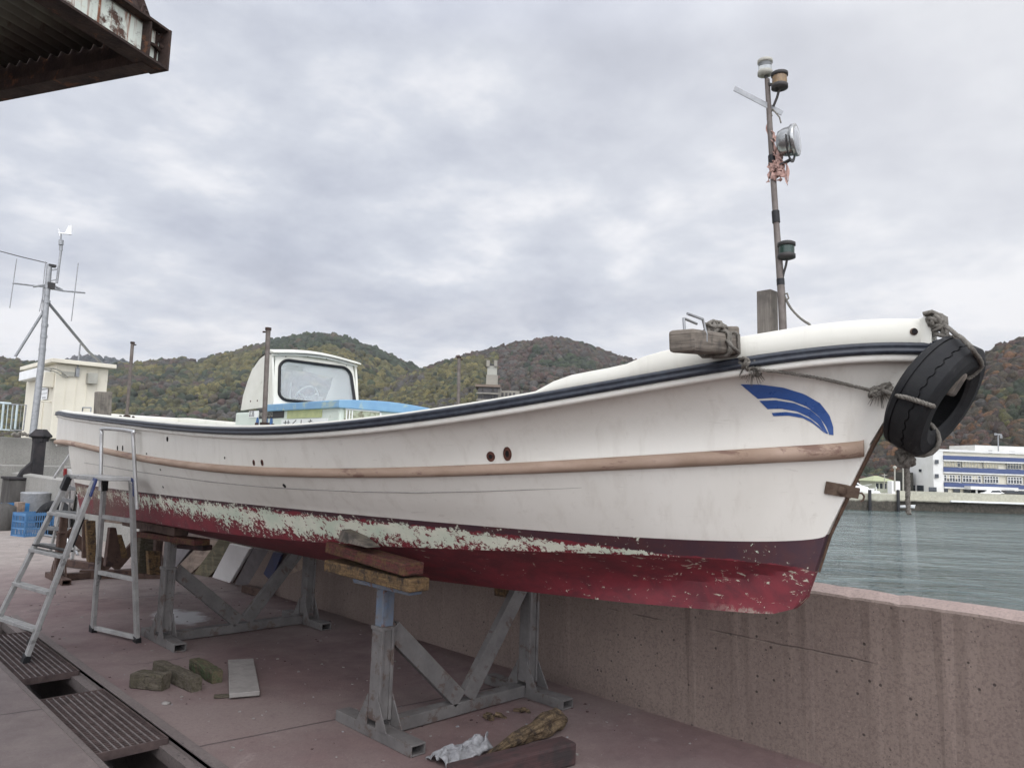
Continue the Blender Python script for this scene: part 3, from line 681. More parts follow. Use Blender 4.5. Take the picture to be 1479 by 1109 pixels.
# ================================================================== BOAT
CX = 3.2
boat = thing('fishing_boat', (CX, 5.5, .8), 'white fishing boat with peeling red bottom propped on steel stands', 'boat')
def half(y, B, y0, L, p, st=.36, bmin=.016):
    s = np.clip((y-y0)/L, 0, 1); g_ = 1-(1-s)**p
    tp = 1-st*np.clip((y-6)/4.5, 0, 2)**2
    return np.maximum(B*g_*tp, bmin)
CURV = {
 'sheer': dict(B=1.10, y0=.90, L=3.4, p=2.3, st=.34, end=10.35, pix=[(88,594),(115,598),(150,603),(200,608),(242,611),(290,615),(333,617),(370,617.5),(405,616.5),(450,613.5),(500,609),(560,602),(600,597),(640,591),(720,577.5),(800,562.5),(860,552.5),(920,542.5),(960,535.5),(1033,524),(1100,513.5),(1150,506.5),(1200,500.5),(1260,496.5),(1317,494.5)]),
 'rail': dict(B=1.07, y0=1.15, L=3.9, p=2.1, st=.34, end=10.3, pix=[(83,638),(145,650),(190,659),(242,667),(300,674),(356,678.5),(410,682),(470,683.5),(560,683.5),(640,680.5),(710,677),(824,671),(900,668),(960,666),(1071,660),(1160,654),(1252,647)]),
 'wl': dict(B=.94, y0=1.33, L=4.4, p=1.85, st=.30, end=9.2, pix=[(130,701),(200,710),(260,717),(334,725.5),(390,731.5),(442,737),(490,741.5),(540,746),(610,750.5),(676,757),(760,764),(850,771.5),(960,779),(1003,781),(1100,780),(1192,774)]),
 'chine': dict(B=.86, y0=1.38, L=4.7, p=1.75, st=.30, end=9.1, pix=[(125,741),(180,749),(225,755),(308,767),(380,775.5),(452,783),(510,787),(564,790),(630,792),(700,793.5),(824,797),(950,802),(1080,812),(1178,824)]),
}
def solve(pts, bf):
    out = []
    for (a, b) in pts:
        d = ray(a, b); lo, hi = .3, 40.
        f = lambda s: d.x*s-(CX-bf(d.y*s))
        # first crossing
        prev = lo
        ss = np.linspace(.3, 14, 700); v = [f(s) for s in ss]; hit = None
        for i in range(1, len(ss)):
            if v[i] >= 0 > v[i-1]:
                l, h = ss[i-1], ss[i]
                for _ in range(40):
                    mm = (l+h)/2
                    if f(mm) >= 0: h = mm
                    else: l = mm
                hit = (l+h)/2; break
        if hit: out.append((d.y*hit, CH+d.z*hit))
    return np.array(out)
STEM = {'sheer': 2.135, 'rail': 1.725, 'wl': 1.345, 'chine': 1.185}
for k, c in CURV.items():
    c['bf'] = (lambda c_: (lambda y: float(half(y, c_['B'], c_['y0'], c_['L'], c_['p'], c_['st']))))(c)
    pts = solve(c['pix'], c['bf'])
    ys = np.append(pts[:, 0], [c['y0']]*3); zs = np.append(pts[:, 1], [STEM[k]]*3)
    q = np.sqrt(np.clip(ys-c['y0'], 0, None)); deg = 6 if k == 'sheer' else 5
    c['fit'] = np.polyfit(q, zs, deg); c['qmax'] = q.max()
    c['zf'] = (lambda c_: (lambda y: float(np.polyval(c_['fit'], min(math.sqrt(max(y-c_['y0'], 0)), c_['qmax']+.02)))))(c)
    print(k, 'resid', np.abs(np.polyval(c['fit'], q)-zs).max(), 'yrange', ys.min(), ys.max())
KEEL = [(1.42, 1.075), (1.47, 1.02), (1.56, .985), (1.66, .972), (1.98, .945), (2.39, .912), (3.19, .86), (4.13, .805), (5.2, .795), (6.4, .78), (7.4, .77), (9.0, .80)]
def keelz(y): return float(np.interp(y, [k[0] for k in KEEL], [k[1] for k in KEEL]))
NT_ = 110
tpar = np.linspace(0, 1, NT_)**1.6
def row(k, i, end=None):
    c = CURV[k]; y = c['y0']+((end or c['end'])-c['y0'])*tpar[i]; return y, c['bf'](y), c['zf'](y)
rows = []      # each: list over i of (y,b,z), v coordinate, zone
def addrow(fn, zone, v): rows.append(([fn(i) for i in range(NT_)], zone, v))
def lerp3(a, b, s): return tuple(a[k]+(b[k]-a[k])*s for k in range(3))
S = [row('sheer', i) for i in range(NT_)]; R_ = [row('rail', i) for i in range(NT_)]; U = [row('rail', i, 9.35) for i in range(NT_)]
U = [(y, b*.985, z-.012) for (y, b, z) in U]
Wl = [row('wl', i) for i in range(NT_)]; Ch = [row('chine', i) for i in range(NT_)]
K = []
for i in range(NT_):
    y = 1.42+(9.0-1.42)*tpar[i]; K.append((y, .022+.02*min(1, (y-1.42)), keelz(y)))
def flare(a, b, i, amt, n, zone, inc_last=False):
    for s in range(n+(1 if inc_last else 0)):
        q = s/n; line = []
        for k in range(NT_):
            p = lerp3(a[k], b[k], q); fl = amt(k)*math.sin(math.pi*q)
            line.append((p[0], max(.016, p[1]-fl), p[2]))
        rows.append((line, zone, 1-q))
fb = lambda k: .085*math.exp(-((tpar[k]-.10)/.10)**2)
flare(S, R_, 0, fb, 8, 0); flare(R_, U, 0, lambda k: 0, 1, 0); flare(U, Wl, 0, lambda k: -.012*min(1, tpar[k]*8), 6, 0)
flare(Wl, Ch, 0, lambda k: 0, 5, 1); flare(Ch, K, 0, lambda k: .10*math.exp(-((tpar[k]-.12)/.14)**2)-.01*(1-math.exp(-tpar[k]*9)), 8, 2, True)
hv = []; 
for (line, zone, v) in rows:
    for (y, b, z) in line: hv.append((CX-b, y, z))
n0 = len(hv)
for (line, zone, v) in rows:
    for (y, b, z) in line: hv.append((CX+b, y, z))
hull = MB(); fs = []; uvs = []; mis = []
NR = len(rows)
vtab = []
for r in range(NR-1):
    za = rows[r][1]; v0 = rows[r][2]; v1 = rows[r+1][2] if rows[r+1][1] == za else 0.
    for i in range(NT_-1):
        for side in (0, 1):
            o = n0*side
            f = (o+r*NT_+i, o+r*NT_+i+1, o+(r+1)*NT_+i+1, o+(r+1)*NT_+i)
            u0, u1 = rows[r][0][i][0], rows[r][0][i+1][0]; w0, w1 = rows[r+1][0][i][0], rows[r+1][0][i+1][0]
            q = [(u0, v0), (u1, v0), (w1, v1), (w0, v1)]
            if side == 1: f = tuple(reversed(f)); q = q[::-1]
            fs.append(f); uvs.append(q); mis.append(za)
    # stem and transom
    a, b = r*NT_, (r+1)*NT_
    fs.append((a, b, n0+b, n0+a)); uvs.append([(1.2, v0), (1.2, v1), (1.2, v1), (1.2, v0)]); mis.append(za)
    a, b = r*NT_+NT_-1, (r+1)*NT_+NT_-1
    fs.append((a, n0+a, n0+b, b)); uvs.append([(9.5, v0), (9.5, v0), (9.5, v1), (9.5, v1)]); mis.append(za)
a = (NR-1)*NT_
for i in range(NT_-1):
    fs.append((a+i, n0+a+i, n0+a+i+1, a+i+1)); uvs.append([(1.5+i*.05, .1)]*4); mis.append(2)
o = len(hull.v)
hull.v = hv; hull.f = [list(f) for f in fs]; hull.uv = uvs; hull.mi = mis; hull.sm = [True]*len(fs)
for k in range(len(fs)):
    if len(set((f % n0)//NT_ for f in fs[k])) == 1: hull.sm[k] = False
hob = hull.build('hull', [M['white'], M['peel'], M['bottom']], boat)
# keep the chines crisp
me = hob.data
bmh = bmesh.new(); bmh.from_mesh(me); bmesh.ops.recalc_face_normals(bmh, faces=bmh.faces)
for e in bmh.edges:
    if len(e.link_faces) == 2 and e.calc_face_angle(0) > math.radians(24): e.smooth = False
bmh.to_mesh(me); bmh.free()
BV = BVHTree.FromPolygons([V(p) for p in hv], fs)
def onhull(px, py, off=.004):
    d = ray(px, py).normalized(); hit = BV.ray_cast(CAM, d)
    if hit[0] is None: return None
    n = hit[1]
    if n.dot(d) > 0: n = -n
    return hit[0]+n*off, n

# sheer path round the bow ------------------------------------------------------
def path(key, end, N=90, dz=0., db=0.):
    c = CURV[key]; P = []
    for i in range(N):
        y = end-(end-c['y0'])*(1-(1-i/(N-1))**1.0 if False else (i/(N-1))) if False else c['y0']+(end-c['y0'])*((1-i/(N-1))**1.8)
        P.append(V((CX-c['bf'](y)-db, y, c['zf'](y)+dz)))
    return P
def mirror(P): return [V((2*CX-p.x, p.y, p.z)) for p in P]
def sweep(mb, P, prof, mi=0, smooth=True, closed_prof=True, hfun=None, caps=True):
    """prof: (out, up) pairs; P runs stern->bow on the near side then bow->stern"""
    N = len(P); vs = []; np_ = len(prof) if not callable(prof) else len(prof(P[0], 0))
    L = 0; us = []
    for i in range(N):
        a = P[max(i-1, 0)]; b = P[min(i+1, N-1)]; tdir = V((b.x-a.x, b.y-a.y, 0)).normalized()
        out = V((tdir.y, -tdir.x, 0))          # to the right of travel
        if i: L += (P[i]-P[i-1]).length
        us.append(L)
        pr = prof(P[i], i) if callable(prof) else prof
        for (o_, u_) in pr: vs.append(P[i]+out*o_+V((0, 0, u_)))
    fs = []; uvs = []; m_ = np_ if closed_prof else np_-1
    for i in range(N-1):
        for k in range(m_):
            l = (k+1) % np_
            fs.append((i*np_+k, (i+1)*np_+k, (i+1)*np_+l, i*np_+l)); uvs.append([(us[i], k*.03), (us[i+1], k*.03), (us[i+1], (k+1)*.03), (us[i], (k+1)*.03)])
    mb.add(vs, fs, uvs, mi, smooth)
    if caps and closed_prof:
        mb.add(vs[:np_], [tuple(reversed(range(np_)))], None, mi); mb.add(vs[-np_:], [tuple(range(np_))], None, mi)
near = path('sheer', 10.35); full = near[:-1]+list(reversed(mirror(near)))[0:]
# travel stern->bow on the near side heads to -y; "right of travel" is -x = outboard
def outward_ok(P):
    tdir = (P[1]-P[0]); return V((tdir.y, -tdir.x, 0)).x
sgn = 1 if outward_ok(near) < 0 else -1
def pf(pr): return [(o_*sgn, u_) for (o_, u_) in pr]
band = [(-.006, .001), (.010, .002), (.026, -.006), (.030, -.013), (.022, -.0195), (.0225, -.024), (.033, -.031), (.032, -.040), (.018, -.047), (-.006, -.048)]
b = MB(); sweep(b, full, pf(band)); 
b.build('rubber_fender_strip', M['rubber'], boat)
# white moulding under the strip
b = MB(); sweep(b, full, pf([(-.004, -.045), (.012, -.046), (.012, -.066), (.002, -.074), (-.004, -.074)])); b.build('sheer_moulding', M['white'], boat)
# bulwark and capping
TOPL = [(640,590),(683,581),(740,570.5),(778,563.5),(786,560.5),(791,555.5),(800,549),(813,543.5),(830,539.8),(856,534.8),(880,530.5),(900,526.3),(917,521),(924,518),(930,514),(936,510),(943,507.6),(960,506),(1000,498),(1056,488),(1100,480.5),(1147,472.8),(1190,466.5),(1241,461.5),(1298,459.2),(1336,460)]
_t = solve(TOPL, CURV['sheer']['bf']); _h = sorted([(y, max(.013, z-CURV['sheer']['zf'](y))) for y, z in _t])
print('bulwark', [(round(a_, 2), round(b_, 3)) for a_, b_ in _h])
def bh(y): return float(np.interp(y, [q[0] for q in _h]+[20], [q[1] for q in _h]+[.013]))
def bulp(p, i):
    h = bh(p.y); th = .10 if p.y > 1.6 else .05+.05*min(1, max(0, (p.y-.9)/.7)); dd = float(np.interp(p.y, [0, 3.5, 4.3, 20], [.03, .03, .26, .28]))
    ins = CURV['sheer']['bf'](p.y)-CURV['rail']['bf'](p.y)+.045; th2 = max(th+.004, ins+.02)
    return pf([(.0, .001), (-.002, h*.5), (-.006, h-.006), (-.012, h), (-.02-th*.35, h+.006), (-th+.006, h+.002), (-th, h-.006), (-th-.004, -.02), (-th2, -dd), (-ins, -dd), (-.02, -.02)])
b = MB(); sweep(b, full, bulp); b.build('bulwark', M['bulwark'], boat)
# stern bulwark
ce = CURV['sheer']; hb = ce['bf'](10.35); zs_ = ce['zf'](10.35)
b = MB(); b.box((CX, 10.33, zs_-.20), (2*hb-.02, .08, .43)); b.build('transom_bulwark', M['white'], boat, bevel=.012)
b = MB(); b.box((CX, 10.39, zs_-.022), (2*hb+.03, .035, .047)); b.build('transom_fender_strip', M['rubber'], boat, bevel=.008)
# deck: raised foredeck and lower working deck
b = MB()
for (ya, yb, fore) in ((1.0, 2.3, True), (2.34, 10.3, False)):
    N = 40; dv = []
    for i in range(N):
        y = ya+(yb-ya)*i/(N-1); bb = ce['bf'](y)*.97-.01 if fore else CURV['rail']['bf'](y)*.97-.06; z = ce['zf'](y)+(-.02 if fore else -.33)
        dv += [(CX-bb, y, z), (CX, y, z+.02), (CX+bb, y, z)]
    b.add(dv, [(i*3+k, i*3+k+1, (i+1)*3+k+1, (i+1)*3+k) for i in range(N-1) for k in (0, 1)], None, 0, True)
b.box((CX, 2.32, ce['zf'](2.3)-.18), (1.0, .02, .30))
b.build('deck', M['casing'], boat)
# rub rails
def half_round(r): return [(r*math.cos(a)*1.0, r*math.sin(a)*.98) for a in np.linspace(-math.pi/2, math.pi/2, 9)]+[(-.01, r), (-.01, -r)]
rn = path('rail', 10.45)[:-3]
def rp(p, i):
    r = .028+.007*max(0, min(1, (2.6-p.y)/1.4)); return pf(half_round(r))
rb = MB(); sweep(rb, rn, rp); r1 = rb.build('rub_rail', M['railbrown'], boat)
rb = MB(); mr_ = list(reversed(mirror(rn))); sweep(rb, mr_, rp); rb.build('rub_rail', M['railbrown'], boat)
# moulded lap seam
sm = MB(); P = []
for (a, b_) in [(122,668),(160,674),(200,681),(250,688),(300,695),(350,700),(400,704),(450,706.5),(520,709.5),(600,711),(680,709.5),(760,707),(840,704)]:
    h = onhull(a, b_, .001)
    if h: P.append(h[0])
sm.tube(P, [.0045]*(len(P)-3)+[.0035, .0025, .001], 6); sm.build('lap_seam', M['seam'], boat)
# stem band
st = MB(); sp_ = []
prof_st = [(.965, 2.04), (1.03, 1.93), (1.15, 1.725), (1.24, 1.54), (1.33, 1.345), (1.38, 1.185)]
for (y, z) in prof_st: sp_.append(V((CX, y-.012, z)))
st.tube(sp_, [.009, .009, .009, .008, .007, .005], 8); st.build('stem_band', M['stemrust'], boat)
# decal --------------------------------------------------------------------------
def band_decal(up_, lo_, name='wave_emblem_stripe'):
    def samp(poly, n):
        L = [0]
        for i in range(1, len(poly)): L.append(L[-1]+math.dist(poly[i], poly[i-1]))
        return [(np.interp(L[-1]*k/n, L, [p[0] for p in poly]), np.interp(L[-1]*k/n, L, [p[1] for p in poly])) for k in range(n+1)]
    n = 30; A = samp(up_, n); B = samp(lo_, n); mb = MB(); vs = []
    for (a, b_) in zip(A, B):
        for s in (0, .33, .66, 1):
            x = a[0]+(b_[0]-a[0])*s; y = a[1]+(b_[1]-a[1])*s
            vs.append(onhull(920+x/2.646, 380+y/2.646, .0022)[0])
    fs_ = [(i*4+k, i*4+k+1, (i+1)*4+k+1, (i+1)*4+k) for i in range(n) for k in range(3)]
    mb.add(vs, fs_, None, 0, True); mb.build(name, M['decal'], boat)
band_decal([(395,462),(470,463),(560,475),(640,500),(700,535),(735,580),(750,625),(751,657)], [(462,518),(522,514),(590,525),(650,548),(695,585),(722,622),(735,655)])
band_decal([(467,525),(530,523),(600,534),(660,558),(700,592),(720,630),(731,652)], [(499,557),(552,556),(610,566),(655,586),(690,612),(710,638),(722,651)])
band_decal([(515,572),(570,568),(620,575),(665,597),(695,622),(719,650)], [(522,584),(580,582),(635,592),(670,610),(695,630),(713,646)])
# scuppers and holes ---------------------------------------------------------------
def hole(px, py, rx, ry, rust=0, name='scupper'):
    q = onhull(px, py, .001)
    if not q: return
    c, n = q; sx = V((n.y, -n.x, 0)).normalized(); sy = n.cross(sx)
    if sy.z < 0: sy = -sy
    mb = MB(); N = 18; k = (c-CAM).length/F
    for (s0, hgt, mi) in ((1.0, .0035, 1 if rust else 0), (.45 if rust else .7, .0045, 0)):
        vs = [c+n*hgt+(sx*math.cos(2*math.pi*i/N)*rx*s0+sy*math.sin(2*math.pi*i/N)*ry*s0*(1 if i < N/2 else 1))*k for i in range(N)]+[c-n*.002+(sx*math.cos(2*math.pi*i/N)*rx*s0+sy*math.sin(2*math.pi*i/N)*ry*s0)*k for i in range(N)]
        mb.add(vs, [tuple(range(N))]+[(i, (i+1) % N, N+(i+1) % N, N+i) for i in range(N)], None, mi)
    mb.build(name, [M['blackpatch'], M['rustspot']], boat)
for a in [(170,647,1.5,3), (177.5,647,1.6,3.4), (367,668,2.6,4,1), (379,668,2.8,4.2,1), (709,659,6.5,7.5,1), (733,655,6.5,10.5,1), (411,701,2.6,3.2), (242,634,2.4,3.2)]: hole(*a)
for a in [(212,655,.8,1), (325,661,.6,1.6), (236,703,.7,1.5), (232,678,.7,1.5)]: hole(*a, name='fastening_hole')
# eye plate at the stem
q = onhull(1208, 706, .006); c, n = q
pl = MB(); e1 = (onhull(1226, 708, .006)[0]-onhull(1192, 702, .006)[0]).normalized(); e2 = n.cross(e1)
ep0 = onhull(1194, 703, .010)[0]; pl.box(c+e1*.008, (.105, .052, .012), (e1, e2, n)); pl.lathe(c+e1*.02+n*.004, [(.017, 0), (.017, .010), (.008, .012)], n, 12)
tip = c+e1*.062; pl.box(tip, (.05, .045, .014), (e1, e2, n))
hk = [tip+e1*.02+e2*0, tip+e1*.035+V((0, 0, .004)), tip+e1*.045-V((0, 0, .008)), tip+e1*.040-V((0, 0, .024)), tip+e1*.030-V((0, 0, .032))]
pl.tube(hk, .005, 6)
pl.build('eye_plate', M['rustplate'], boat, bevel=.002)
# hole in the bow bulwark
hp = PX(1320, 479, CX-.05); 
mb = MB(); dd = ray(1320, 479).normalized(); BVb = None
for tri in (1,):
    # bulwark surface point: nearest along ray to sheer cylinder
    pts = solve([(1320, 479)], CURV['sheer']['bf']); y_, z_ = pts[0]; x_ = CX-CURV['sheer']['bf'](y_)
    c = V((x_, y_, z_)); nn_ = V((-.75, -.66, .1)).normalized()
    mb.lathe(c-nn_*.002, [(.0145, 0), (.0145, .005), (.0115, .0065)], nn_, 18, 1); mb.lathe(c+nn_*.0045, [(.0112, 0), (.0112, .003)], nn_, 18, 0)
mb.build('fairlead_hole', [M['blackpatch'], M['rustplate']], boat)

# ---------------------------------------------------------------- wheelhouse and casing
CL, CR = 2.73, 3.46                      # starboard / port sides
yF = 4.44; yW = 5.42; yB = 6.02          # casing front, windscreen foot, casing back
zc = 1.975                               # casing top
cas = MB()
cas.box(((CL+CR)/2, (yF+6.05)/2, (1.45+zc-.04)/2), (CR-CL, 6.05-yF, zc-.04-1.45))
cs = cas.build('engine_casing', M['casing'], boat, bevel=.012)
rf = MB()
# blue-edged roof slab: slightly cambered
x0, x1 = CL-.025, CR+.03
nsl = 8; vs = []
for j, yy in enumerate((yF-.03, yW+.04)):
    for i in range(nsl+1):
        x = x0+(x1-x0)*i/nsl; cam_ = .028*math.sin(math.pi*i/nsl); rise = (.0 if j == 0 else .0)
        vs.append((x, yy, zc-.045+rise)); vs.append((x, yy, zc+.008+cam_*.7+rise))
fs_ = []
k = (nsl+1)*2
for i in range(nsl):
    fs_ += [(i*2, i*2+2, i*2+3, i*2+1), (k+i*2+1, k+i*2+3, k+i*2+2, k+i*2), (i*2+1, i*2+3, k+i*2+3, k+i*2+1), (i*2, k+i*2, k+i*2+2, i*2+2)]
fs_ += [(0, 1, k+1, k), (nsl*2, k+nsl*2, k+nsl*2+1, nsl*2+1)]
rf.add(vs, fs_); rf.build('casing_roof', M['blue_paint'], boat, bevel=.006)
# windshield house: outline in (y,z) for the side, lofted across
WL, WR = CL+.015, CL+.80
side = [(yW+.0, zc+.0), (yW+.03, zc+.10), (yW+.055, zc+.24), (yW+.085, zc+.385), (yW+.10, zc+.415), (yW+.145, zc+.435)]
topb = [(yW+.17, zc+.44), (yW+.30, zc+.40), (yW+.40, zc+.33), (yW+.48, zc+.22), (yW+.545, zc+.10), (yW+.57, zc-.02)]
outline = side+topb
wh = MB()
# side panels (thin shells)
for xx, sgx in ((WL, 1), (WR, -1)):
    wh.prism([(xx, a, b_) for a, b_ in outline], (.018*sgx, 0, 0))
# front frame: the band between outline front edge and window opening
def fpt(s, h):     # s 0..1 across, h 0..1 up the front
    yy = yW-.022*math.sin(math.pi*s)+ .10*h; x = WL+(WR-WL)*s; top = zc+.415+.035*math.sin(math.pi*s)
    inset = .035*h*(2*s-1)
    return V((x-inset, yy, zc+(top-zc)*h))
def rr(s0, s1, h0, h1, r, n=6):
    out = []
    for (cx_, cy_, a0) in ((s1-r, h1-r*1.5, 0), (s0+r, h1-r*1.5, 90), (s0+r, h0+r*1.5, 180), (s1-r, h0+r*1.5, 270)):
        for k_ in range(n+1):
            a = math.radians(a0+90*k_/n); out.append((cx_+r*math.cos(a), cy_+r*1.5*math.sin(a)))
    return out
hole_ = rr(.05, .95, .12, .88, .10); outer = []
for (s, h) in hole_:     # matching outer boundary
    ds, dh = s-.49, h-.5; k_ = min(.5/abs(ds) if abs(ds) > 1e-6 else 9, .5/abs(dh) if abs(dh) > 1e-6 else 9)
    outer.append((min(1, max(0, .49+ds*k_)) if abs(ds*k_) < .4999 else (1. if ds > 0 else 0.), min(1, max(0, .5+dh*k_))))
N = len(hole_); vs = [fpt(s, h) for s, h in hole_]+[fpt(s, h) for s, h in outer]
wh.add(vs, [(i, (i+1) % N, N+(i+1) % N, N+i) for i in range(N)], None, 0, False)
# corner fill for the four outer corners
for (cs_, chh) in ((0, 0), (1, 0), (0, 1), (1, 1)):
    best = sorted(range(N), key=lambda i: (outer[i][0]-cs_)**2+(outer[i][1]-chh)**2)[:1][0]
    a_ = outer[best]; b1 = outer[(best+1) % N]; b0 = outer[(best-1) % N]
    wh.add([fpt(*a_), fpt(*b1), fpt(cs_, chh)], [(0, 1, 2)]); wh.add([fpt(*a_), fpt(*b0), fpt(cs_, chh)], [(0, 2, 1)])
# roof visor + back curve
ns = 12; prof_r = [(yW+.078, zc+.412), (yW+.135, zc+.434)]+topb[:3]
vs = []
for i in range(ns+1):
    s = i/ns; x = WL+(WR-WL)*s; cam_ = .035*math.sin(math.pi*s)
    for (a, b_) in prof_r: vs.append((x, a, b_+cam_)); 
    for (a, b_) in reversed(prof_r): vs.append((x, a, b_+cam_-.014))
L_ = len(prof_r)*2
fs_ = [(i*L_+k_, (i+1)*L_+k_, (i+1)*L_+(k_+1) % L_, i*L_+(k_+1) % L_) for i in range(ns) for k_ in range(L_)]+[tuple(range(L_)), tuple(reversed(range(ns*L_, ns*L_+L_)))]
wh.add(vs, fs_)
house = wh.build('wheelhouse', M['cabin'], boat)
ey = MB(); vs = []
for i in range(ns+1):
    s = -.012+1.03*i/ns; x = WL+(WR-WL)*s; cam_ = .035*math.sin(math.pi*min(1, max(0, s)))
    vs += [(x, yW+.045, zc+.418+cam_), (x, yW+.13, zc+.440+cam_), (x, yW+.13, zc+.452+cam_), (x, yW+.045, zc+.428+cam_)]
fs_ = [(i*4+k_, (i+1)*4+k_, (i+1)*4+(k_+1) % 4, i*4+(k_+1) % 4) for i in range(ns) for k_ in range(4)]+[(0, 1, 2, 3), (ns*4+3, ns*4+2, ns*4+1, ns*4)]
ey.add(vs, fs_); ey.build('visor', M['cabin'], house)
sl_ = MB(); sl_.tube([fpt(s, h)+V((0, -.004, 0)) for s, h in hole_], .0125, 8, closed=True); wf = sl_.build('windscreen_seal', M['black'], house)
gl = MB(); gl.prism([fpt(s, h)+V((0, .002, 0)) for s, h in hole_], (0, .005, 0)); gl.build('windscreen', M['glass'], house)
# steering wheel inside
sw = MB(); c = V(((WL+WR)/2-.03, yW+.14, zc+.10)); ax = V((0, 1, .4)).normalized(); a1 = V((1, 0, 0)); a2 = ax.cross(a1)
sw.tube([c+(a1*math.cos(t_)+a2*math.sin(t_))*.10 for t_ in np.linspace(0, 2*math.pi, 25)[:-1]], .008, 6, closed=True)
for k_ in range(3):
    t_ = math.radians(90+120*k_); sw.tube([c, c+(a1*math.cos(t_)+a2*math.sin(t_))*.10], .006, 6)
sw.tube([c, c+ax*.12], .01, 6); sw.build('steering_wheel', M['offwhite'], house)
con = MB(); con.box((c.x+.12, yW+.24, zc+.06), (.12, .1, .14)); con.build('console', M['offwhite'], house, bevel=.008); con = MB(); con.tube([(c.x-.12, yW+.2, zc), (c.x-.12, yW+.2, zc+.22)], .006); con.build('throttle_lever', M['offwhite'], house)
# small screws, side holes
for (s, h) in ((.12, .95), (.38, .96), (.62, .96), (.9, .94)):
    z = MB(); z.lathe(fpt(s, h)+V((0, .001, 0)), [(.004, 0), (.004, .004)], (0, -1, 0), 8); z.build('screw', M['darkmetal'], house)
for yy in (yW+.40, yW+.28):
    z = MB(); z.lathe((WL+.002, yy, zc+.05), [(.007, 0), (.007, .005)], (-1, 0, 0), 10); z.build('screw', M['rustspot'], house)
# stickers on the casing side (facing -x) ------------------------------------------
def text(s, name, mat, size, loc, mtx, parent, ext=.0006, align='LEFT', sx=1., bold=0.):
    cu = bpy.data.curves.new(name, 'FONT'); cu.body = s; cu.size = size; cu.extrude = ext; cu.align_x = align; cu.resolution_u = 3; cu.offset = bold
    tmp = bpy.data.objects.new(name+'_tmp', cu); COL.objects.link(tmp)
    dg = bpy.context.evaluated_depsgraph_get(); me = bpy.data.meshes.new_from_object(tmp.evaluated_get(dg))
    bpy.data.objects.remove(tmp); me.name = name
    o = origin_of(parent)
    M4 = Matrix.Translation(V(loc)-o) @ mtx.to_4x4() @ Matrix.Diagonal((sx, 1, 1, 1))
    me.transform(M4); me.materials.clear(); me.materials.append(mat)
    ob = bpy.data.objects.new(name, me); COL.objects.link(ob); ob.parent = parent; return ob
# text plane facing -x: text right = -y, up = z, normal = -x
MS = Matrix(((0, 0, -1), (-1, 0, 0), (0, 1, 0)))
# text plane facing -y
MF = Matrix(((1, 0, 0), (0, 0, -1), (0, 1, 0)))
def ys(px, py=600): return PX(px, py, CL).y
def sticker(p0, p1, q0, q1, name, mat, th=.003):
    """pixel rectangle on the starboard casing side"""
    a = PX(p0, q0, CL); b_ = PX(p1, q0, CL); c_ = PX(p0, q1, CL); z0 = PX((p0+p1)/2, q1, CL).z; z1 = PX((p0+p1)/2, q0, CL).z
    mb = MB(); mb.box((CL-.001-th/2, (a.y+b_.y)/2, (z0+z1)/2), (th, abs(a.y-b_.y), z1-z0)); return mb.build(name, mat, boat), (a.y, b_.y, z0, z1)
o1, e = sticker(360.5, 374, 593.5, 603, 'registration_plate', M['offwhite'])
text('広島', 'lettering', M['ink'], .050, (CL-.0045, e[0]-.006, e[2]+.012), MS, o1, sx=.9)
o2, e = sticker(375.5, 411, 591, 604, 'number_plate', M['darkmetal'])
text('HS2-07272', 'lettering', M['greybox'], .052, (CL-.0045, e[0]-.012, e[2]+.014), MS, o2, sx=.92)
o3, e = sticker(416, 466, 588, 603.5, 'faded_sticker', M['olive'])
o4, e = sticker(407, 474, 605, 621, 'name_strip', M['offwhite'])
text('サくした', 'name_lettering', M['ink'], .07, (CL-.0045, e[0]-.03, e[2]+.02), MS, o4, sx=1.7)
# blue oval emblems
for (a, b_) in ((372, 611), (385, 611), (392, 611)):
    c = PX(a, b_, CL); z = MB(); vs = []
    for k_ in range(16):
        t_ = 2*math.pi*k_/16; vs.append((CL-.004, c.y+.023*math.cos(t_), c.z+.045*math.sin(t_)))
    z.prism(vs, (.003, 0, 0)); z.build('oval_emblem', M['bluesym'], boat)
# front ventilator hatch on the casing front (facing -y)
fa = PY(492, 590, yF); fb_ = PY(541, 590, yF)
z = MB(); xa, xb = CL+.035, CL+.33; z.box(((xa+xb)/2, yF-.006, 1.83), (xb-xa, .012, .20)); vt = z.build('side_hatch', M['vent'], boat, bevel=.004)
z = MB()
for k_ in range(3): z.box((xa+.012+k_*.022, yF-.014, 1.83), (.008, .006, .19))
z.box((xb-.006, yF-.014, 1.83), (.012, .006, .20)); z.box(((xa+xb)/2, yF-.014, 1.927), (xb-xa, .006, .012)); z.build('hatch_frame', M['offwhite'], vt)
z = MB(); z.box((CR-.06, yF-.006, 1.905), (.1, .012, .03)); z.build('vent_grille', M['vent'], boat, bevel=.003)

# poles and posts ------------------------------------------------------------------
def pole(px0, py0, px1, py1, x, name='gunwale_pole'):
    a = PX(px0, py0, x); b_ = PX(px1, py1, x); a = a-V((0, 0, .12)); r = MB(); r.tube([a, b_], .0155, 10)
    o = r.build(name, M['polebrown'], boat)
    f = MB(); f.lathe(b_-V((0, 0, .01)), [(.02, 0), (.02, .018)], (0, 0, 1), 10); f.tube([b_-V((0, 0, .02)), b_-V((0, 0, .02))+(-right*.035 if px0 > 300 and px0 < 500 else right*.035)], .006, 6); f.build('pole_cap', M['darkrust'], o)
    f = MB(); q = a+V((0, 0, .125)); f.box(q, (.14, .05, .012)); f.box(q+V((0, 0, .015)), (.05, .035, .03)); 
    for s_ in (-1, 1): f.lathe(q+V((.055*s_, 0, .004)), [(.012, 0), (.012, .018), (.006, .022)], (0, 0, 1), 8)
    f.build('pole_foot', M['darkrust'], o)
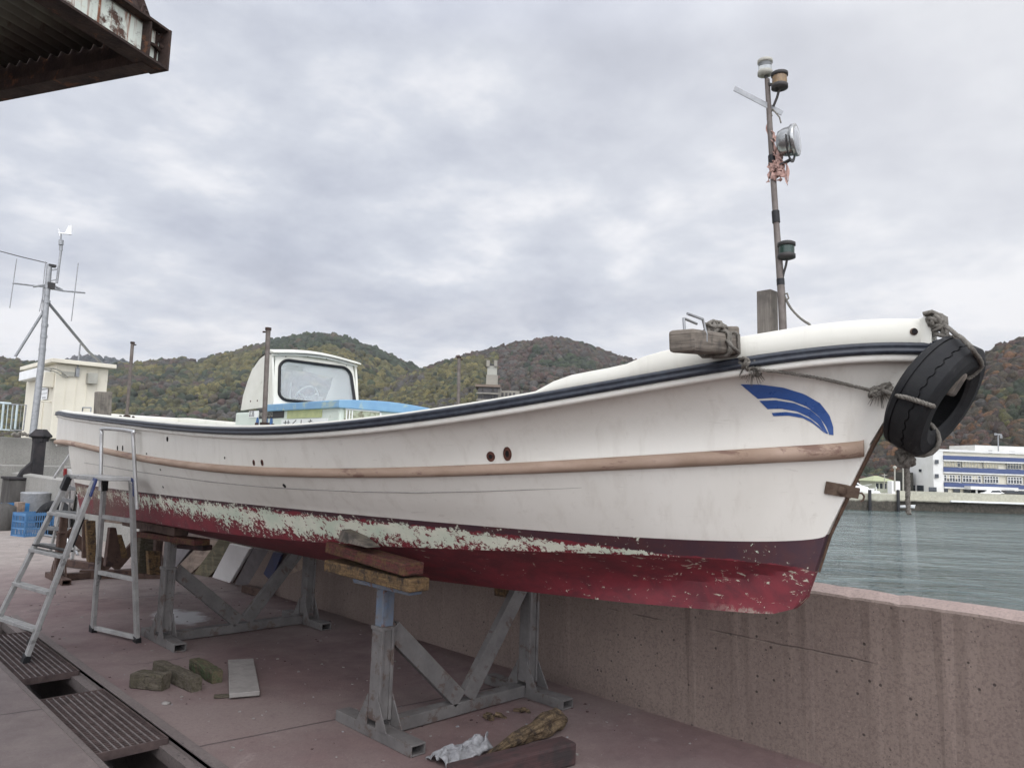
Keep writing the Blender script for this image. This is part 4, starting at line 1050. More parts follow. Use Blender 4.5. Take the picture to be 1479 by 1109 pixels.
pole(183, 605, 191.5, 495, 2.30); pole(382, 618, 387.5, 475, 2.24); pole(662.5, 590, 663, 516, 4.2)
z = MB(); a = PY(149, 598, 9.7); b_ = PY(149.5, 566, 9.7); z.beam(a-V((0, 0, .2)), b_, .165, .12, (0, 1, 0)); z.build('bitt_post', M['post_wood'], boat, bevel=.01)
# grab handle at stern corner
a = PX(119, 594.5, 2.62); b_ = PX(131, 595, 2.62); z = MB(); z.tube([a, a+V((0, 0, .05)), b_+V((0, 0, .05)), b_], .008, 8); z.build('grab_handle', M['galv'], boat)
# step timber on the port quarter, winch bits seen over the gunwale
# foredeck: samson post, mast with lamps
z = MB(); a = PX(1109.5, 485, CX); b_ = PX(1108, 421, CX); z.beam(a-V((0, 0, .15)), b_, .070, .070, (0, 1, 0)); z.build('samson_post', M['post_wood'], boat, bevel=.004)
def mp_(px, py): return PX(px, py, CX-.02)
mast = MB(); P = [mp_(1131.5, 492), mp_(1129, 430), mp_(1125.5, 380), mp_(1121, 320), mp_(1117, 260), mp_(1112.5, 190), mp_(1108, 115)]
mast.tube(P, [.017, .017, .0155, .0135, .0135, .0125, .0115], 12); mast_o = mast.build('signal_mast', M['polebrown'], boat)
tp = MB(); 
for (py0, py1) in ((403, 412), (305, 322), (225, 236)):
    tp = MB()
    def mx(py): 
        ys_ = [492, 430, 380, 320, 260, 190, 115]; xs_ = [1131.5, 1129, 1125.5, 1121, 1117, 1112.5, 1108]; return float(np.interp(py, ys_[::-1], xs_[::-1]))
    tp.tube([mp_(mx(py1), py1), mp_(mx(py0), py0)], .0175, 10)
    tp.build('tape_wrap', M['black'], mast_o)
def lamp(px, py, rad, h, lensmat, basemat, tiltv=(0, 0, 1)):
    c = mp_(px, py); z = MB(); z.lathe(c-V((0, 0, h/2)), [(rad*.6, -.012), (rad*1.05, -.006), (rad*1.05, .01), (rad*.92, .014)], (0, 0, 1), 20, 0)
    o = z.build('signal_lamp', basemat, mast_o); z = MB()
    z.lathe(c+V((0, 0, h/2)), [(rad*.92, -.010), (rad*1.06, -.008), (rad*1.06, .006), (rad*.75, .012), (.004, .014)], (0, 0, 1), 20, 0)
    z.build('lamp_cap', basemat, mast_o)
    g_ = MB(); prof_ = []
    for k_ in range(11): prof_.append((rad*(.90+.035*(k_ % 2)), -h/2+.012+(h-.022)*k_/10))
    g_.lathe(c, prof_, (0, 0, 1), 20, 0); g_.build('lamp_lens', lensmat, o); return c
lamp(1105, 98, .033, .060, M['glasslamp'], M['greybox']); lamp(1126, 117, .036, .062, M['amberlens'], M['darkmetal']); lamp(1136, 362, .037, .058, M['greenlens'], M['darkmetal'])
z = MB(); z.tube([mp_(1106, 108), mp_(1108, 125)], .008, 8); z.tube([mp_(1126, 128), mp_(1122, 142), mp_(1117, 154)], .006, 8); z.beam(mp_(1110, 122), mp_(1122, 124), .02, .01)
z.tube([mp_(1137, 373), mp_(1135, 384), mp_(1132, 394), mp_(1130, 404), mp_(1129, 416)], .0055, 8); z.beam(mp_(1123, 366), mp_(1134, 371), .02, .01); z.build('lamp_bracket', M['darkmetal'], mast_o)
z = MB(); a = PX(1060.5, 128, CX-.16); b_ = PX(1130, 164, CX+.03); z.beam(a, b_, .004, .026); z.build('cross_arm', M['galv'], mast_o, bevel=.001)
# search light
c = mp_(1142, 204); ax = (right*.80-fwd*.55+up*.06).normalized()
z = MB(); z.lathe(c, [(.004, -.060), (.034, -.058), (.056, -.047), (.064, -.028), (.067, 0.), (.069, .008), (.074, .010), (.074, .028), (.067, .030)], ax, 28)
sl1 = z.build('search_light', M['chrome'], mast_o)
z = MB(); z.lathe(c+ax*.022, [(.066, 0), (.058, .009), (.034, .015), (.002, .017)], ax, 28); z.build('lamp_glass', M['lens'], sl1)
z = MB(); z.lathe(c+ax*.004, [(.05, .012), (.03, .002), (.012, -.004)], ax, 24); z.lathe(c+ax*.006, [(.010, 0), (.010, .014), (.003, .017)], ax, 12); z.build('reflector', M['offwhite'], sl1)
z = MB(); side_ = ax.cross(V((0, 0, 1))).normalized(); dn = V((0, 0, -1)); Pk = []
for t_ in np.linspace(0, math.pi, 13): Pk.append(c+side_*math.cos(t_)*.080+dn*math.sin(t_)*.090)
for i in range(12): z.beam(Pk[i], Pk[i+1], .016, .004, ax)
z.beam(c+dn*.088, mp_(1117, 244), .018, .008); z.build('yoke', M['darkmetal'], sl1)
# ---------------------------------------------------------------- cathead timbers on the foredeck rail
ct = thing('mooring_timber', PX(1010, 497, 2.62), 'weathered squared timber with bent rods lying over the starboard bow rail', 'timber')
z = MB(); a = PX(984, 492, 2.30); b_ = PX(1052, 499, 2.78)
z.beam(a, b_, .105, .082, (0, 0, 1)); z.build('beam', M['wood'], ct, bevel=.014, seg=2, rough=0)
z = MB(); t0 = a+(b_-a)*.13+V((0, 0, .03)); 
p0 = PX(989, 482, 2.36); p1 = PX(987.5, 459.5, 2.36); p2 = PX(1006, 467.5, 2.50); z.tube([p0-V((0, 0, .02)), p0, p1, p1+(p2-p1)*.1, p2], .0055, 8)
p0 = PX(1020, 482, 2.42); p1 = PX(1015, 461, 2.42); p2 = PX(993, 453, 2.30); z.tube([p0-V((0, 0, .03)), p0, p1, p2], .0055, 8)
z.build('bent_rods', M['galv'], ct)
ct2 = MB(); a = PX(1030, 483, 2.62); b_ = PX(1056, 482, 2.86); ct2.beam(a, b_, .075, .06)
o = ct2.build('mooring_timber', M['wood'], None, bevel=.01); tag(o, 'short grey timber block lashed behind the larger one on the bow rail', 'timber')
z = MB(); c = PX(1031, 470, 2.66); z.lathe(c-V((0, 0, .03)), [(.012, 0), (.012, .035), (.017, .036), (.017, .05), (.008, .052)], (0, 0, 1), 8); z.build('bolt', M['rustplate'], ct)
# ================================================================== TYRE AND ROPES
TC = PX(1349, 573, CX-.03); TC = V((CX-.03, TC.y-.0, TC.z)); 
TN = V((.0, -.86, -.50)).normalized()
tyre = thing('tyre', TC, 'worn black car tyre hung as a fender on the bow of the boat', 'tyre')
RO, RI, TW = .226, .116, .150
ta = (V((0, 0, 1))-TN*TN.z).normalized(); tb = TN.cross(ta)
prof = [(RI, -TW*.36), (RI+.012, -TW*.43), (RI+.045, -TW*.52), (RO-.028, -TW*.5), (RO-.010, -TW*.43), (RO-.001, -TW*.38)]
grooves = [-.24, .14]
for gpos in grooves: prof += [(RO, (gpos-.022)*TW), (RO-.007, (gpos-.018)*TW), (RO-.007, (gpos+.018)*TW), (RO, (gpos+.022)*TW)]
prof += [(RO-.001, TW*.38), (RO-.010, TW*.43), (RO-.028, TW*.5), (RI+.045, TW*.52), (RI+.012, TW*.43), (RI, TW*.36), (RI+.004, TW*.33), (RI+.05, TW*.43), (RO-.035, TW*.41), (RO-.018, TW*.3), (RO-.016, 0), (RO-.018, -TW*.3), (RO-.035, -TW*.41), (RI+.05, -TW*.43), (RI+.004, -TW*.33)]
N = 120; vs = []; L_ = len(prof)
for i in range(N):
    t_ = 2*math.pi*i/N
    for j, (r, h) in enumerate(prof):
        hh_ = h
        if r > RO-.009 and abs(h-.14*TW) < TW*.1: hh_ = h+.0035*(1 if (i//2) % 2 else -1)
        sag = 1+.03*math.cos(2*t_)
        vs.append(TC+TN*hh_+(ta*math.cos(t_)*sag+tb*math.sin(t_)/sag)*r)
z = MB(); z.add(vs, [(i*L_+k, ((i+1) % N)*L_+k, ((i+1) % N)*L_+(k+1) % L_, i*L_+(k+1) % L_) for i in range(N) for k in range(L_)], None, 0, False)
z.build('tyre_body', M['tyre'], tyre)
BVT = BVHTree.FromPolygons([V(p) for p in z.v], [tuple(f) for f in z.f])
def ontyre(px, py, off):
    d = ray(px, py).normalized(); hit = BVT.ray_cast(CAM, d)
    if hit[0] is None: return PX(px, py, CX-.15)
    n = hit[1]; n = n if n.dot(d) < 0 else -n
    return hit[0]+n*off
z = MB(); q = TC+tb*0+ta*.05; z.box(PX(1376, 552, CX-.1), (.05, .10, .08), (TN, ta, tb)); 
tb_o = z.build('wood_chock', M['wood'], None, bevel=.012); tag(tb_o, 'small split wood chunk wedged inside the hanging tyre', 'wood chunk')
def catmull(P, n=8):
    P = [V(p) for p in P]; Q = [P[0]]+P+[P[-1]]; out = []
    for i in range(1, len(Q)-2):
        for k in range(n):
            t_ = k/n; a, b, c, d = Q[i-1], Q[i], Q[i+1], Q[i+2]
            out.append(.5*((2*b)+(c-a)*t_+(2*a-5*b+4*c-d)*t_*t_+(3*b-a-3*c+d)*t_**3))
    out.append(P[-1]); return out
def rope(mb, P, r=.008, lay=.035, n=8):
    """three-strand laid rope"""
    P = catmull(P, n); L = 0; 
    ref = V((.3, .5, .8)); out = [[], [], []]
    dense = [P[0]]
    for i in range(1, len(P)):
        s = (P[i]-P[i-1]).length; k = max(1, int(s/.008))
        for j in range(1, k+1): dense.append(P[i-1].lerp(P[i], j/k))
    nrm = None
    for i, p in enumerate(dense):
        a = dense[max(i-1, 0)]; b = dense[min(i+1, len(dense)-1)]; t_ = (b-a).normalized()
        if i: L += (p-dense[i-1]).length
        nrm = (ref-t_*ref.dot(t_)).normalized() if nrm is None else (nrm-t_*nrm.dot(t_)).normalized(); bn = t_.cross(nrm)
        for s in range(3):
            an = L/lay*2*math.pi+s*2.094; out[s].append(p+(nrm*math.cos(an)+bn*math.sin(an))*r*.52)
    for s in range(3): mb.tube(out[s], r*.58, 5)
def ball(mb, c, r, seed=0, wraps=7, rr=.007):
    """a knot: short loops of rope round a centre"""
    rnd = random.Random(seed)
    for k in range(wraps):
        ax = V((rnd.uniform(-1, 1), rnd.uniform(-1, 1), rnd.uniform(-1, 1))).normalized(); a1 = ax.orthogonal().normalized(); a2 = ax.cross(a1)
        c2 = V(c)+V((rnd.uniform(-1, 1), rnd.uniform(-1, 1), rnd.uniform(-1, 1)))*r*.35
        mb.tube([c2+(a1*math.cos(t_)+a2*math.sin(t_))*r*rnd.uniform(.6, .95) for t_ in np.linspace(0, 2*math.pi, 15)[:-1]], rr, 6, closed=True)
def fray(mb, c, n, L, seed=1):
    rnd = random.Random(seed)
    for k in range(n):
        d = V((rnd.uniform(-1, 1), rnd.uniform(-1, 1), rnd.uniform(-1.2, .6))).normalized(); p = V(c)+d*.006
        mb.tube([p, p+d*L*.5, p+d*L+V((0, 0, -.012))], [.0018, .0014, .0006], 4)
def oh(px, py, off):
    q = onhull(px, py, off)
    return q[0] if q else PX(px, py, CX)
# long rope from the timber to the tyre
z = MB()
P = [PX(1040, 488, 2.70), PX(1052, 494, 2.60), PX(1062, 505, 2.56), oh(1075, 514, .075), oh(1090, 520, .06), oh(1120, 527, .048), oh(1150, 535, .034), oh(1190, 545, .02), oh(1240, 557, .02), oh(1262, 562, .03), oh(1282, 566, .05)]
rope(z, P, .0075)
tyre_front = lambda px, py, x: PX(px, py, x)
P2 = [oh(1282, 566, .05), ontyre(1300, 571, .014), ontyre(1315, 575, .012), ontyre(1330, 580, .012), ontyre(1342, 584, .012), ontyre(1347, 586, .004)]
rope(z, P2, .009)
for k, (a, b_) in enumerate(((1066, 508), (1074, 514), (1083, 518), (1090, 524))): ball(z, oh(a, b_+4, .03), .021, k, 6, .0075)
for k, (a, b_) in enumerate(((1260, 563), (1268, 562), (1276, 562), (1285, 563))): ball(z, oh(a, b_, .028), .019, 20+k, 6, .0072)
fray(z, oh(1086, 528, .03), 60, .05, 3); fray(z, oh(1268, 560, .03), 26, .06, 4); fray(z, oh(1078, 522, .03), 40, .04, 5)
# turns round the timber
a = PX(984, 492, 2.30); b_ = PX(1052, 499, 2.78); d = (b_-a).normalized(); sdv = V((0, 0, 1)).cross(d).normalized(); uu = d.cross(sdv)
for s in (.66, .70, .90):
    c = a+(b_-a)*s; z.tube([c+sdv*(.060*i)+uu*(.048*j) for i, j in ((-1, -.8), (-1, .8), (-.8, 1), (.8, 1), (1, .8), (1, -.8), (.8, -1), (-.8, -1))], .007, 6, closed=True)
ball(z, a+(b_-a)*.62+V((0, 0, .055)), .035, 9, 9, .007); ball(z, a+(b_-a)*.78+V((0, 0, .06)), .032, 10, 9, .007)
o = z.build('rope', M['rope']); tag(o, 'frayed grey rope running from the bow timber along the hull to the tyre', 'rope')
# rope hanging the tyre
z = MB(); bz = CURV['sheer']['zf'](.92)+.10
for k in range(4): z.tube([V((CX-.05+.018*k, .93, bz+.012)), V((CX-.045+.018*k, .90, bz+.018)), V((CX-.04+.018*k, .868, bz)), V((CX-.04+.018*k, .865, bz-.07))], .0085, 6)
ball(z, PX(1350, 464, CX-.03), .030, 31, 9, .0085); ball(z, PX(1358, 470, CX-.03), .022, 32, 6, .0085)
tt = TC+ta*RO
tp_ = [PX(1340, 461, CX-.02), PX(1362, 467, CX-.04), PX(1380, 482, CX-.10)]
far_top = TC+ta*(RO+.008)+TN*TW*.3
rope(z, [PX(1345, 461, CX), PX(1361, 468, CX-.03), PX(1377, 480, CX-.08), PX(1392, 491, CX-.13), PX(1403, 503, CX-.17), TC+ta*(RI+.06)+TN*(TW*.54)+tb*(-.02), TC+ta*(RI-.004)+TN*TW*.40+tb*(-.03)], .0095)
rope(z, [PX(1350, 470, CX-.01), PX(1352, 482, CX-.04), TC+ta*(RO+.006)-TN*TW*.2+tb*.03], .0095)
o = z.build('rope', M['rope']); tag(o, 'thick knotted rope over the bow tip holding up the tyre', 'rope')
# bottom lashing: loop round the tread, knot and hanging tail
z = MB(); lowc = TC-ta*((RO+RI)/2)
loop = []
for t_ in np.linspace(0, 2*math.pi, 17)[:-1]:
    loop.append(lowc+TN*math.cos(t_)*(TW*.5+.016)+(-ta*math.sin(t_))*((RO-RI)/2+.016)+tb*(-.05))
z.tube(loop, .0095, 8, closed=True)
kc = TC-ta*(RO+.03)+tb*(-.06)
kp = proj_px = None
for k in range(2): ball(z, kc+V((0, 0, -.02*k)), .030, 41+k, 8, .010)
rope(z, [kc, kc+V((.006, -.004, -.05)), kc+V((.010, -.006, -.10)), kc+V((.008, -.006, -.16)), kc+V((.006, -.008, -.235))], .0105)
o = z.build('rope', M['rope']); tag(o, 'rope knotted under the tyre with a loose tail hanging down', 'rope')
# halyard
z = MB(); rope(z, [mp_(1133, 428), mp_(1137, 436), PX(1143, 446, CX-.03), PX(1153, 457, CX-.06), PX(1162, 464, CX-.09), PX(1169, 468.5, CX-.12), PX(1171, 474, CX-.12)], .0055)
z.tube([mp_(1130, 425), mp_(1137, 424), mp_(1139, 431), mp_(1133, 436)], .0045, 6)
for a in ((1113, 160), (1108, 172), (1126, 170)): z.tube([mp_(1116, 158), mp_(*a), mp_(a[0]+2, a[1]+8)], .0035, 5)
o = z.build('rope', M['rope']); tag(o, 'thin cord curving down from the signal mast to the foredeck', 'rope')
# orange rag
def cloth(name, P0, w, h, nx, ny, du, dv, amp, mat, label, cat, seed=0):
    z = MB(); vs = []
    for j in range(ny+1):
        for i in range(nx+1):
            s, t_ = i/nx, j/ny; p = V(P0)+du*(s-.5)*w*(1-.3*math.sin(t_*5))+dv*t_*h
            q = V((s*4+seed, t_*5, seed)); p += V((mn.noise(q), mn.noise(q+V((5, 1, 2))), mn.noise(q+V((2, 8, 1)))))*amp
            vs.append(p)
    z.add(vs, [(j*(nx+1)+i, j*(nx+1)+i+1, (j+1)*(nx+1)+i+1, (j+1)*(nx+1)+i) for j in range(ny) for i in range(nx) if not (j > ny*.6 and mn.noise(V((i*.6, j*.3, seed+2.2))) > .15)], None, 0, True)
    o = z.build(name, mat); md = o.modifiers.new('thick', 'SOLIDIFY'); md.thickness = .002; tag(o, label, cat); return o
z = MB()
def strip(mb, pts, wd, seed):
    pts = catmull(pts, 6); vs = []; rnd = random.Random(seed)
    for i, p in enumerate(pts):
        k = wd*(1-.6*i/len(pts))*(.7+.6*rnd.random()); sd_ = (right*math.cos(i*.5+seed)+fwd*math.sin(i*.5+seed))
        vs += [p-sd_*k, p+fwd*.006*math.sin(i*1.3), p+sd_*k]
    mb.add(vs, [f for i in range(len(pts)-1) for f in ((i*3, i*3+1, i*3+4, i*3+3), (i*3+1, i*3+2, i*3+5, i*3+4))], None, 0, True)
strip(z, [mp_(1114, 190), mp_(1117, 205), mp_(1119, 222), mp_(1118, 240), mp_(1122, 256)], .016, 1)
strip(z, [mp_(1121, 196), mp_(1124, 215), mp_(1128, 232), mp_(1133, 248), mp_(1137, 268)], .014, 2)
strip(z, [mp_(1116, 228), mp_(1112, 240), mp_(1112, 252), mp_(1109, 264)], .018, 3)
strip(z, [mp_(1119, 225), mp_(1124, 240), mp_(1127, 255), mp_(1124, 262)], .026, 4)
strip(z, [mp_(1124, 222), mp_(1130, 234), mp_(1137, 240), mp_(1138, 262)], .014, 5)
strip(z, [mp_(1110, 168), mp_(1108, 185), mp_(1111, 205)], .008, 6)
for k, (a, b_) in enumerate(((1115, 245), (1121, 240), (1125, 250), (1118, 254))):
    c = mp_(a, b_)-fwd*.02
    vs = []; rnd = random.Random(k+50)
    for i in range(7):
        for j in range(7): vs.append(c+right*((i-3)*.0065)+up*((j-3)*.007)+V((rnd.uniform(-1, 1), rnd.uniform(-1, 1), rnd.uniform(-1, 1)))*.0075)
    z.add(vs, [(i*7+j, i*7+j+1, (i+1)*7+j+1, (i+1)*7+j) for i in range(6) for j in range(6)], None, 0, True)
o = z.build('rag', M['orange_rag']); md = o.modifiers.new('thick', 'SOLIDIFY'); md.thickness = .0015; tag(o, 'faded torn orange rag tied round the signal mast below the search light', 'rag')

# ================================================================== STEEL STANDS
def jack(y, xn, xf, hn, hf, steel, label, inner, tilt=.0):
    r = thing('boat_stand', ((xn+xf)/2, y, 0), label, 'boat stand', 'steel stands carrying the boat')
    for nm, x, h in (('n', xn, hn), ('f', xf, hf)):
        post = MB(); hs = min(.62, h-.2) if nm == 'n' else h-.02
        hw = .047
        # outer post: channel with open web facing aft and an inset face
        post.box((x, y, hs/2+.05), (.094, .088, hs-.1+.0)); post.box((x-.036, y-.050, hs/2+.05), (.02, .014, hs-.1)); post.box((x+.036, y-.050, hs/2+.05), (.02, .014, hs-.1))
        p = post.build('post', steel, r, bevel=.003)
        if nm == 'n':
            col = MB(); col.box((x, y-.002, hs-.005), (.108, .106, .022)); col.build('collar', steel, p, bevel=.003)
            col = MB(); col.box((x+.004, y, (hs+h)/2), (.078, .074, h-hs+.01)); col.box((x-.028, y-.042, (hs+h)/2+.02), (.03, .012, (h-hs)*.7)); col.build('extension', inner, p, bevel=.003)
        # foot: channel along the hull
        f = MB(); L = .76; 
        f.box((x, y, .060), (.10, L, .010)); f.box((x-.046, y, .030), (.008, L-.002, .056)); f.box((x+.046, y, .030), (.008, L-.002, .056)); f.box((x, y, .006), (.085, L-.006, .008))
        fo = f.build('foot', steel, r, bevel=.002)
        for s_ in (-1, 1):
            gm = MB(); gm.prism([(x+.052, y+s_*.045, .066), (x+.052, y+s_*.15, .066), (x+.052, y+s_*.045, .24)], (.007, 0, 0)); gm.build('gusset', steel, fo); gm = MB(); gm.prism([(x-.055, y+s_*.045, .066), (x-.055, y+s_*.15, .066), (x-.055, y+s_*.045, .24)], (.007, 0, 0)); gm.build('gusset', steel, fo)
    b = MB(); b.box(((xn+xf)/2, y+.01, .045), (xf-xn-.1, .088, .075)); b.build('cross_beam', steel, r, bevel=.003)
    mid = (xn+xf)/2
    def brace(p0, p1, nm='brace'):
        b = MB(); p0 = V(p0); p1 = V(p1); d = (p1-p0).normalized(); sd_ = V((0, 1, 0)); u_ = d.cross(sd_)
        L = (p1-p0).length; c = (p0+p1)/2
        b.box(c, (L, .008, .112), (d, sd_, u_)); 
        for s_ in (-1, 1): b.box(c+u_*s_*.052+sd_*.026, (L, .046, .008), (d, sd_, u_))
        b.build('brace', steel, r, bevel=.002)
    brace((xn+.05, y-.03, .60), (mid-.02, y-.03, .10)); brace((xf-.05, y-.03, min(hf-.08, .82)), (mid+.05, y-.03, .10))
    return r
s1 = jack(3.72, 2.665, 3.90, .90, .90, M['steelgrey'], 'grey steel stand nearest the viewer with a bluish near post under the wood blocks', M['steelblue'])
s2 = jack(6.62, 2.50, 3.83, .86, .86, M['steelgrey'], 'grey steel stand with wide V brace behind the three loose wood blocks', M['steelgrey'])
s3 = jack(10.35, 2.62, 3.75, .78, .78, M['steelbrown'], 'brown rusty steel stand under the stern behind the stepladder', M['steelbrown'])
def blk(name, a, b_, w, h, mat, label, bevel=.008, cat='timber', upv=(0, 0, 1), rough=.003):
    z = MB(); a = V(a); b_ = V(b_); n = 6
    z.beam(a, b_, w, h, upv); o = z.build(name, mat, None, bevel=bevel)
    return tag(o, label, cat)
# wood pads, front stand near side
tp_ = MB(); a = PX(520, 836, 2.60); b_ = PX(600, 854, 2.60)
z = MB(); z.beam(a, b_, .10, .014); z.beam(a-V((0, 0, .012)), b_-V((0, 0, .012)), .09, .012); z.build('head_plate', M['steelblue'], s1, bevel=.003)
blk('timber_pad', PX(482, 815, 2.58), PX(606, 845, 2.58), .14, .070, M['yellowwood'], 'yellowed wood block directly on the nearest stand\'s blue head plate')
blk('timber_pad', PX(484, 789, 2.56), PX(598, 822, 2.56), .14, .068, M['redwood'], 'red painted wood block wedged under the hull, above the yellowed one')
z = MB(); p = [PX(494, 764, 2.45), PX(487, 781, 2.45), PX(530, 791, 2.45)]; z.prism(p, (.10, 0, .0)); tag(z.build('wooden_wedge', M['wood'], None, bevel=.003), 'small grey triangular wood wedge between hull and red block', 'wedge')
# pads, front stand far side
blk('timber_pad', PX(722, 853, 3.80), PX(748, 857, 3.80), .12, .055, M['yellowwood'], 'short wood block under the hull beside the far post of the nearest stand')
z = MB(); z.tube([PX(736, 862, 3.74), PX(718, 930, 3.80), PX(706, 955, 3.86)], .012, 8); tag(z.build('prop_rod', M['steelbrown']), 'thin brown rod leaning under the hull by the nearest stand', 'rod')
# pads, rear stand
blk('timber_pad', PX(186, 753, 2.50), PX(262, 768, 2.50), .12, .07, M['steelbrown'], 'brown timber lying on the second stand under the keel side')
blk('timber_pad', PX(205, 771, 2.52), PX(292, 783, 2.52), .13, .05, M['redwood'], 'dark red wood block on top of the second stand\'s near post')
blk('timber_pad', PX(248, 786, 2.60), PX(300, 791, 2.72), .10, .045, M['maroonwood'], 'dark wet wood block behind the second stand\'s near post')
z = MB(); z.beam(PX(252, 781, 2.5), PX(262, 782, 2.5), .05, .05); tag(z.build('yellow_block', M['yellowwood'], None, bevel=.006), 'small yellow painted block beside the second stand\'s near post', 'timber')
blk('timber_pad', PX(151, 746, 2.55), PX(205, 752, 2.55), .11, .09, M['plywood'], 'pinkish squared timber under the stern by the stepladder')
# keel blocks + rudder area
z = MB(); z.prism([(CX-.02, 9.05, .82), (CX-.02, 9.35, .90), (CX-.02, 9.45, .42), (CX-.02, 9.1, .34)], (.04, 0, 0)); z.build('rudder', M['steelbrown'], boat, bevel=.006)
z = MB(); z.tube([(CX, 8.2, .86), (CX, 9.0, .66)], .018, 10); z.lathe((CX, 8.95, .67), [(.035, 0), (.03, .05), (.01, .08)], (0, 1, -.25), 12); 
for k in range(3):
    t_ = 2*math.pi*k/3; d1 = V((math.cos(t_), 0, math.sin(t_))); z.prism([V((CX, 8.97, .665))+d1*.03, V((CX, 8.98, .665))+d1*.09+V((-d1.z, 0, d1.x))*.04, V((CX, 8.98, .665))+d1*.15, V((CX, 8.98, .665))+d1*.09-V((-d1.z, 0, d1.x))*.04], (0, .006, 0))
z.build('propeller', M['yellowwood'], boat)
# stern support: two tall boards and a flared trestle, brown
def flare_post(px0, px1, pt0, pt1, py0, py1, y, mat, label, th=.09):
    z = MB(); p = [PY(px0, py1, y), PY(px1, py1, y), PY(pt1, py0, y), PY(pt0, py0, y)]; z.prism(p, (0, th, 0))
    tag(z.build('shoring_post', mat, None, bevel=.006), label, 'shoring post')
flare_post(152, 178, 159, 168, 762, 818, 9.2, M['steelbrown'], 'brown flared steel post standing between the stepladder legs')
flare_post(199, 221, 203, 222, 772, 828, 8.9, M['mosswood'], 'broad mottled wooden post under the stern, right of the stepladder')
flare_post(128, 140, 125, 138, 752, 812, 9.9, M['yellowwood'], 'light brown plank standing upright behind the stepladder')
flare_post(119, 129, 120, 128, 750, 806, 10.1, M['steelbrown'], 'narrow dark brown board standing upright left of the light plank', .05)
flare_post(216, 231, 214, 232, 796, 830, 8.75, M['yellowwood'], 'yellow brown block beside the broad mottled post')
flare_post(172, 186, 170, 176, 772, 806, 9.9, M['yellowwood'], 'tapered tan plank leaning behind the flared brown post', .03)
z = MB(); z.beam(PG(116, 829, .05), PG(236, 829, .05), .10, .11); tag(z.build('base_timber', M['steelbrown'], None, bevel=.006), 'long brown timber lying on the ground under the stern', 'timber')
z = MB(); z.beam(PG(96, 812, .05), PG(140, 818, .05), .09, .09); tag(z.build('base_timber', M['steelbrown'], None, bevel=.006), 'short brown timber on the ground left of the long one', 'timber')
z = MB(); c = PG(98, 796, 0)+V((0, 0, .16)); z.lathe(c-V((0, 0, .16)), [(.10, 0), (.17, .05), (.185, .14), (.15, .24), (.06, .31), (.03, .36), (.004, .365)], (0.1, 0, 1), 16); tag(z.build('float_bag', M['offwhite'], None, rough=.012), 'crumpled white sack beside the folded ladder behind the work platform', 'sack')

# ================================================================== LEANING BOARDS
def lean(b0, b1, t0, t1, th, mat, label, name='leaning_board', bevel=.006, xt=4.24):
    B0 = PG(*b0); B1 = PG(*b1); T0 = PX(*t0, xt); T1 = PX(*t1, xt)
    T1 = B1+(T1-B1)*1.; n = (B1-B0)
    # make the panel planar: top edge parallel to the bottom edge
    T1 = T0+(B1-B0)*((T1-T0).length/max(n.length, 1e-3))
    z = MB(); z.slab(B0, B1, T0, T1, th); o = z.build(name, mat, None, bevel=bevel); tag(o, label, 'board')
G_ = 'boards'
lean((233, 815), (252, 822), (262, 778), (284, 783), .03, M['greypanel'], 'narrow dark board at the left end of the leaning boards')
lean((250, 824), (274, 829), (296, 778), (318, 783), .035, M['plywood'], 'pinkish brown plywood sheet leaning on the sea wall')
lean((279, 829), (301, 833), (316, 778), (336, 784), .04, M['mossboard'], 'mossy grey board leaning between plywood and white panel')
lean((311, 833), (337, 841), (337, 784), (366, 792), .05, M['whitepanel'], 'white rectangular panel leaning against the sea wall', bevel=.012)
lean((341, 843), (372, 848), (368, 790), (396, 796), .03, M['greypanel'], 'dark grey sheet leaning right of the white panel')
lean((374, 848), (388, 853), (398, 796), (412, 801), .03, M['navy'], 'navy blue board leaning beside the dark grey sheet')
lean((388, 853), (410, 858), (424, 800), (446, 806), .03, M['plywood'], 'brown board at the right end of the leaning boards')
z = MB(); a = PG(354, 849, .045); z.beam(a, a+V((.03, -.42, 0)), .09, .08); tag(z.build('loose_channel', M['steelbrown'], None, bevel=.003), 'short brown steel channel on the ground in front of the boards', 'steel offcut')

# ================================================================== LOOSE THINGS ON THE GROUND
def chunk(px0, py0, px1, py1, w, h, mat, label, seed, zc_=None):
    a = PG(px0, py0, h/2); b_ = PG(px1, py1, h/2); z = MB(); d = (b_-a).normalized(); sd_ = V((0, 0, 1)).cross(d); n = 12; vs = []; rnd = random.Random(seed); L = (b_-a).length
    sec = [(-.5, -.42), (-.42, -.5), (.42, -.5), (.5, -.42), (.5, .4), (.4, .5), (-.4, .5), (-.5, .4)]
    for i in range(n+1):
        p = a+(b_-a)*i/n; p = V((p.x, p.y, h/2)); k = 1-.12*(i in (0, n))
        for (s, t_) in sec:
            nz = mn.noise(V((i*.5, s*3+seed, t_*3)))*.16
            vs.append(p+sd_*(s*w*(k+nz))+V((0, 0, max(-h/2, t_*h*(k+nz if t_ > 0 else 1)))))
    m_ = len(sec); uvs = []; fs_ = []
    for i in range(n):
        for k in range(m_):
            fs_.append((i*m_+k, i*m_+(k+1) % m_, (i+1)*m_+(k+1) % m_, (i+1)*m_+k)); uvs.append([(i/n*L, k*.04), (i/n*L, k*.04+.04), ((i+1)/n*L, k*.04+.04), ((i+1)/n*L, k*.04)])
    z.add(vs, fs_, uvs); z.add(vs[:m_], [tuple(reversed(range(m_)))]); z.add(vs[-m_:], [tuple(range(m_))])
    return tag(z.build('wood_block', mat), label, 'wood block')
chunk(194, 979, 240, 984, .105, .105, M['mosswood'], 'short grey wooden block, leftmost of three near the drain', 2)
chunk(228, 962, 284, 988, .085, .095, M['mosswood'], 'long mossy wooden block lying in the middle of three', 5)
